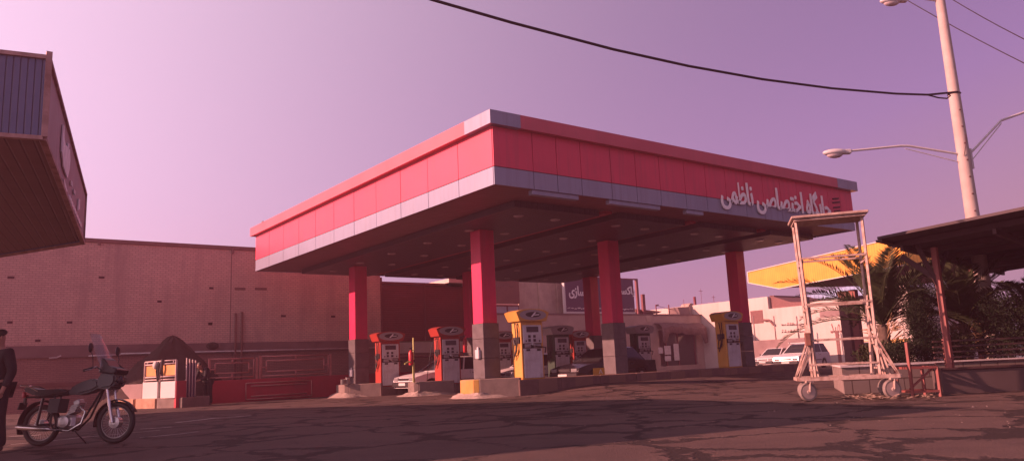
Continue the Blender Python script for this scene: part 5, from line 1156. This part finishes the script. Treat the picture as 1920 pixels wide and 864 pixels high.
mb = MB(); rr = random.Random(77)
for k in range(700):
    x, y = rr.uniform(200, 1900), rr.uniform(735, 800)
    p = onZ(x, y, 0)
    if rr.random() < .6: p = Vector((rr.uniform(12.5, 22), rr.gauss(18.6, .35) if rr.random() < .5 else rr.gauss(19.2, .2), 0)) if rr.random() < .6 else Vector((rr.gauss(13.1, .35), rr.uniform(19, 30), 0))
    r = rr.uniform(.005, .014)*(1.8 if rr.random() < .05 else 1); z = zg(p.x, p.y)
    vs_ = [mb.bm.verts.new((p.x+r*math.cos(a)*rr.uniform(.7, 1.2), p.y+r*math.sin(a)*rr.uniform(.7, 1.2), z)) for a in (0, 1.3, 2.5, 3.8, 5.1)]; tp = mb.bm.verts.new((p.x, p.y, z+r*.8))
    for i in range(5): mb.bm.faces.new((vs_[i], vs_[(i+1) % 5], tp))
tag(mb.build('loose_grit', M['concrete'], None, None, False), 'loose grit scattered over the asphalt', 'grit', kind='stuff')

# ================================================================== LAMP POLE AND WIRES
LB = onD(1859, 640, 18.2); LB = Vector((LB.x, LB.y, 0))
t = thing('street_lamp', tuple(LB), 'cream concrete lamp post with three lamp arms rising behind the shelter', 'street lamp')
ZT_ = vert(LB, -6, 1762)
mb = MB(); mb.lathe([(.19, 0), (.175, 1.5), (.155, 4.0), (.135, 6.5), (.11, ZT_)], LB, 20); mb.build('pole', M['concrete_pole'], t)
def head(c, d, name='lamp_head'):
    d = Vector(d).normalized(); sd_ = Vector((-d.y, d.x, 0)).normalized(); M3 = Matrix((d, sd_, Vector((0, 0, 1)))).transposed()
    mb = MB(); mb.sph(c+d*.10, (.62, .26, .17), 16, M3); mb.bar(c-d*.28, c-d*.02, .14, .11, .02, (0, 0, 1)); o = mb.build(name, M['lamp_grey'], t)
    mb = MB(); mb.sph(c+d*.12+Vector((0, 0, -.055)), (.40, .20, .18), 14, M3); mb.build('lamp_glass', M['light_off'], o)
zl = vert(LB, 290, 1808); dl = Vector((-.80, .60, 0))
mb = MB(); a0 = LB+Vector((0, 0, zl)); mb.tube([a0, a0+dl*1.3+Vector((0, 0, .28)), a0+dl*1.5+Vector((0, 0, .29)), a0+dl*2.75+Vector((0, 0, .22))], .028, 8); mb.tube([a0+Vector((0, 0, -.22)), a0+dl*1.4+Vector((0, 0, .22))], .012, 6); mb.build('arm', M['lamp_grey'], t)
head(a0+dl*3.02+Vector((0, 0, .20)), dl)
dr = Vector((.93, -.36, 0)).normalized(); mb = MB(); a1 = LB+Vector((0, 0, zl-.02)); mb.tube([a1+dr*.14, a1+dr*1.35+Vector((0, 0, .95)), a1+dr*2.6+Vector((0, 0, 1.35))], .03, 8); mb.tube([a1+dr*.14+Vector((0, 0, -.2)), a1+dr*1.35+Vector((0, 0, .88))], .014, 6); mb.lohi(LB+Vector((.13, -.12, zl-.35)), LB+Vector((.22, -.02, zl+.15))); mb.build('arm', M['lamp_grey'], t)
head(a1+dr*2.85+Vector((0, 0, 1.37)), dr)
zt2 = vert(LB, 3, 1762); mb = MB(); a2 = LB+Vector((0, 0, zt2)); mb.tube([a2, a2+dl*.9+Vector((0, 0, .18))], .028, 8); mb.build('arm', M['lamp_grey'], t); head(a2+dl*1.12+Vector((0, 0, .07)), dl)
mb = MB()
for k in range(9): z = 3.2+k*.42; mb.box(LB+Vector((-.11, -.12, z)), (.03, .03, .03))
za = vert(LB, 178, 1782); mb.ring(LB+Vector((0, 0, za)), .142, .014, 'Z', 20, 6); mb.build('fixings', M['joint'], t)
mb = MB()
for s_ in (0, 1.6): mb.tube([LB+Vector((.15*math.cos(2.9+s_+k*.35), .15*math.sin(3.6+s_+k*.35), 5.4+k*.12)) for k in range(7)], .008, 5)
mb.build('strap_wire', M['joint'], t)
Q = LB+Vector((-.10, -.12, za)); e1 = onD(810, 0, 12.5); pln = (e1-Q).cross(Vector((0, 0, 1))).normalized()
mb = MB(); cp = [onPl(x, y, Q, pln) for x, y in ((420, -150), (620, -64), (810, 0), (960, 43), (1150, 93), (1290, 124), (1430, 149), (1560, 166), (1680, 176), (1740, 178))]+[Q]
mb.tube(cp, .026, 8); tag(mb.build('overhead_cable', M['cable'], None, tuple(Q)), 'thick black cable sagging across the sky to the lamp post', 'cable')
mb = MB(); q = onPl(1738, 178, Q, pln); mb.tube([q, q.lerp(Q, .35)+Vector((0, 0, -.10)), q.lerp(Q, .62)+Vector((0, 0, -.14)), q.lerp(Q, .75)+Vector((0, 0, -.08)), q.lerp(Q, .65)+Vector((0, 0, .0))], .018, 7)
tag(mb.build('cable_loop', M['cable'], None, tuple(q)), 'small black loop of spare cable beside the lamp post', 'cable loop')
for (x0, y0, x1, y1, lab) in ((1700, -3, 1925, 118, 'thin wire passing behind the lamp post top, lower of two'), (1790, -3, 1925, 73, 'thin wire in the top right corner, upper of two')):
    a, b = onD(x0-60, y0-32, 30), onD(x1+60, y1+33, 24); mb = MB(); mb.tube([a.lerp(b, k/8)+Vector((0, 0, -.12*math.sin(math.pi*k/8))) for k in range(9)], .017, 5)
    tag(mb.build('overhead_wire', M['cable'], None, tuple(a)), lab, 'wire', 'thin wires at top right')

# ================================================================== PINK VEIL
hz = bpy.data.materials.new('windscreen_veil'); hz.use_nodes = True; N, L = nodes(hz); N.remove(N['Principled BSDF']); pv = N.new('ShaderNodeVolumePrincipled'); pv.inputs['Density'].default_value = VEIL_DENSITY; pv.inputs['Color'].default_value = (.95, .46, .55, 1); pv.inputs['Anisotropy'].default_value = .5  # tinted volume added to imitate veiling glare in the car windscreen
L.new(pv.outputs[0], N['Material Output'].inputs['Volume'])
mb = MB(); mb.lohi((-20, -14, -1.2), (90, 75, 13)); tag(mb.build('veil_haze', hz), kind='stuff')

# ================================================================== LIGHT, SKY, CAMERA
EL, PH = R(21.8), R(26)
sv = Vector((-math.cos(EL)*math.cos(PH), math.cos(EL)*math.sin(PH), math.sin(EL)))
sun = bpy.data.lights.new('sun', 'SUN'); sun.energy = 5.0; sun.angle = R(.5); sun.color = (1.0, .44, .36)
so = bpy.data.objects.new('sun', sun); COL.objects.link(so); so.rotation_euler = sv.to_track_quat('Z', 'Y').to_euler(); so.location = (-20, 20, 30)
w = bpy.data.worlds.new('World'); sc.world = w; w.use_nodes = True; N, L = w.node_tree.nodes, w.node_tree.links
bg = N['Background']; sky = N.new('ShaderNodeTexSky'); sky.sky_type = 'NISHITA'; sky.sun_disc = False; sky.sun_elevation = EL
sky.sun_rotation = math.atan2(sv.x, sv.y); sky.air_density = 1.3; sky.dust_density = 0.7; sky.ozone_density = 1.5; sky.altitude = 200
hs = N.new('ShaderNodeHueSaturation'); hs.inputs['Saturation'].default_value = .55; L.new(sky.outputs[0], hs.inputs['Color'])
tint = N.new('ShaderNodeMixRGB'); tint.blend_type = 'MULTIPLY'; tint.inputs['Fac'].default_value = 1; tint.inputs['Color2'].default_value = (.76, .37, .69, 1); L.new(hs.outputs[0], tint.inputs['Color1'])
tc = N.new('ShaderNodeTexCoord'); dt = N.new('ShaderNodeVectorMath'); dt.operation = 'DOT_PRODUCT'; dt.inputs[1].default_value = sv
nrm = N.new('ShaderNodeVectorMath'); nrm.operation = 'NORMALIZE'; L.new(tc.outputs['Generated'], nrm.inputs[0]); L.new(nrm.outputs[0], dt.inputs[0])
ma = N.new('ShaderNodeMath'); ma.operation = 'MULTIPLY_ADD'; ma.inputs[1].default_value = .5; ma.inputs[2].default_value = .5; L.new(dt.outputs['Value'], ma.inputs[0])
pw = N.new('ShaderNodeMath'); pw.operation = 'POWER'; pw.inputs[1].default_value = 3.4; L.new(ma.outputs[0], pw.inputs[0])      # dusty air scatters sunlight forward
mq = N.new('ShaderNodeMath'); mq.operation = 'MULTIPLY_ADD'; mq.inputs[1].default_value = 1.3; mq.inputs[2].default_value = 1.0; L.new(pw.outputs[0], mq.inputs[0])
mn = N.new('ShaderNodeMath'); mn.operation = 'DIVIDE'; L.new(pw.outputs[0], mn.inputs[0]); L.new(mq.outputs[0], mn.inputs[1])
gc = N.new('ShaderNodeVectorMath'); gc.operation = 'SCALE'; gc.inputs[0].default_value = (19.0, 14.6, 15.8); L.new(mn.outputs[0], gc.inputs['Scale'])
ad = N.new('ShaderNodeVectorMath'); ad.operation = 'ADD'; cl = N.new('ShaderNodeVectorMath'); cl.operation = 'MINIMUM'; cl.inputs[1].default_value = (4.0, 2.2, 3.2); L.new(tint.outputs[0], cl.inputs[0]); L.new(cl.outputs[0], ad.inputs[0]); L.new(gc.outputs[0], ad.inputs[1])
sz = N.new('ShaderNodeSeparateXYZ'); L.new(nrm.outputs[0], sz.inputs[0])
zr = N.new('ShaderNodeMapRange'); zr.interpolation_type = 'SMOOTHSTEP'; zr.inputs['From Min'].default_value = .42; zr.inputs['From Max'].default_value = .85; zr.inputs['To Min'].default_value = 1; zr.inputs['To Max'].default_value = .35; L.new(sz.outputs['Z'], zr.inputs['Value'])
ar = N.new('ShaderNodeMapRange'); ar.interpolation_type = 'SMOOTHSTEP'; ar.inputs['From Min'].default_value = -.92; ar.inputs['From Max'].default_value = -.55; ar.inputs['To Min'].default_value = .45; ar.inputs['To Max'].default_value = 1; L.new(dt.outputs['Value'], ar.inputs['Value'])
zm = N.new('ShaderNodeMath'); zm.operation = 'MULTIPLY'; L.new(zr.outputs[0], zm.inputs[0]); L.new(ar.outputs[0], zm.inputs[1])
sk2 = N.new('ShaderNodeVectorMath'); sk2.operation = 'SCALE'; L.new(ad.outputs[0], sk2.inputs[0]); L.new(zm.outputs[0], sk2.inputs['Scale'])
L.new(sk2.outputs[0], bg.inputs['Color']); bg.inputs['Strength'].default_value = .0605
cam = bpy.data.cameras.new('camera'); co = bpy.data.objects.new('camera', cam); COL.objects.link(co)
cam.sensor_width = 36; cam.lens = F/1920*36; cam.clip_start = .05; cam.clip_end = 2000
m3 = Matrix((RT, UP, -FW)).transposed(); co.matrix_world = Matrix.Translation((0, 0, H)) @ m3.to_4x4()
sc.camera = co
vs = sc.view_settings; vs.view_transform = 'Standard'; vs.look = 'None'; vs.exposure = 1.22; vs.gamma = 1; vs.use_curve_mapping = False
sc.cycles.use_denoising = True; sc.cycles.max_bounces = 6; sc.cycles.sample_clamp_indirect = 6
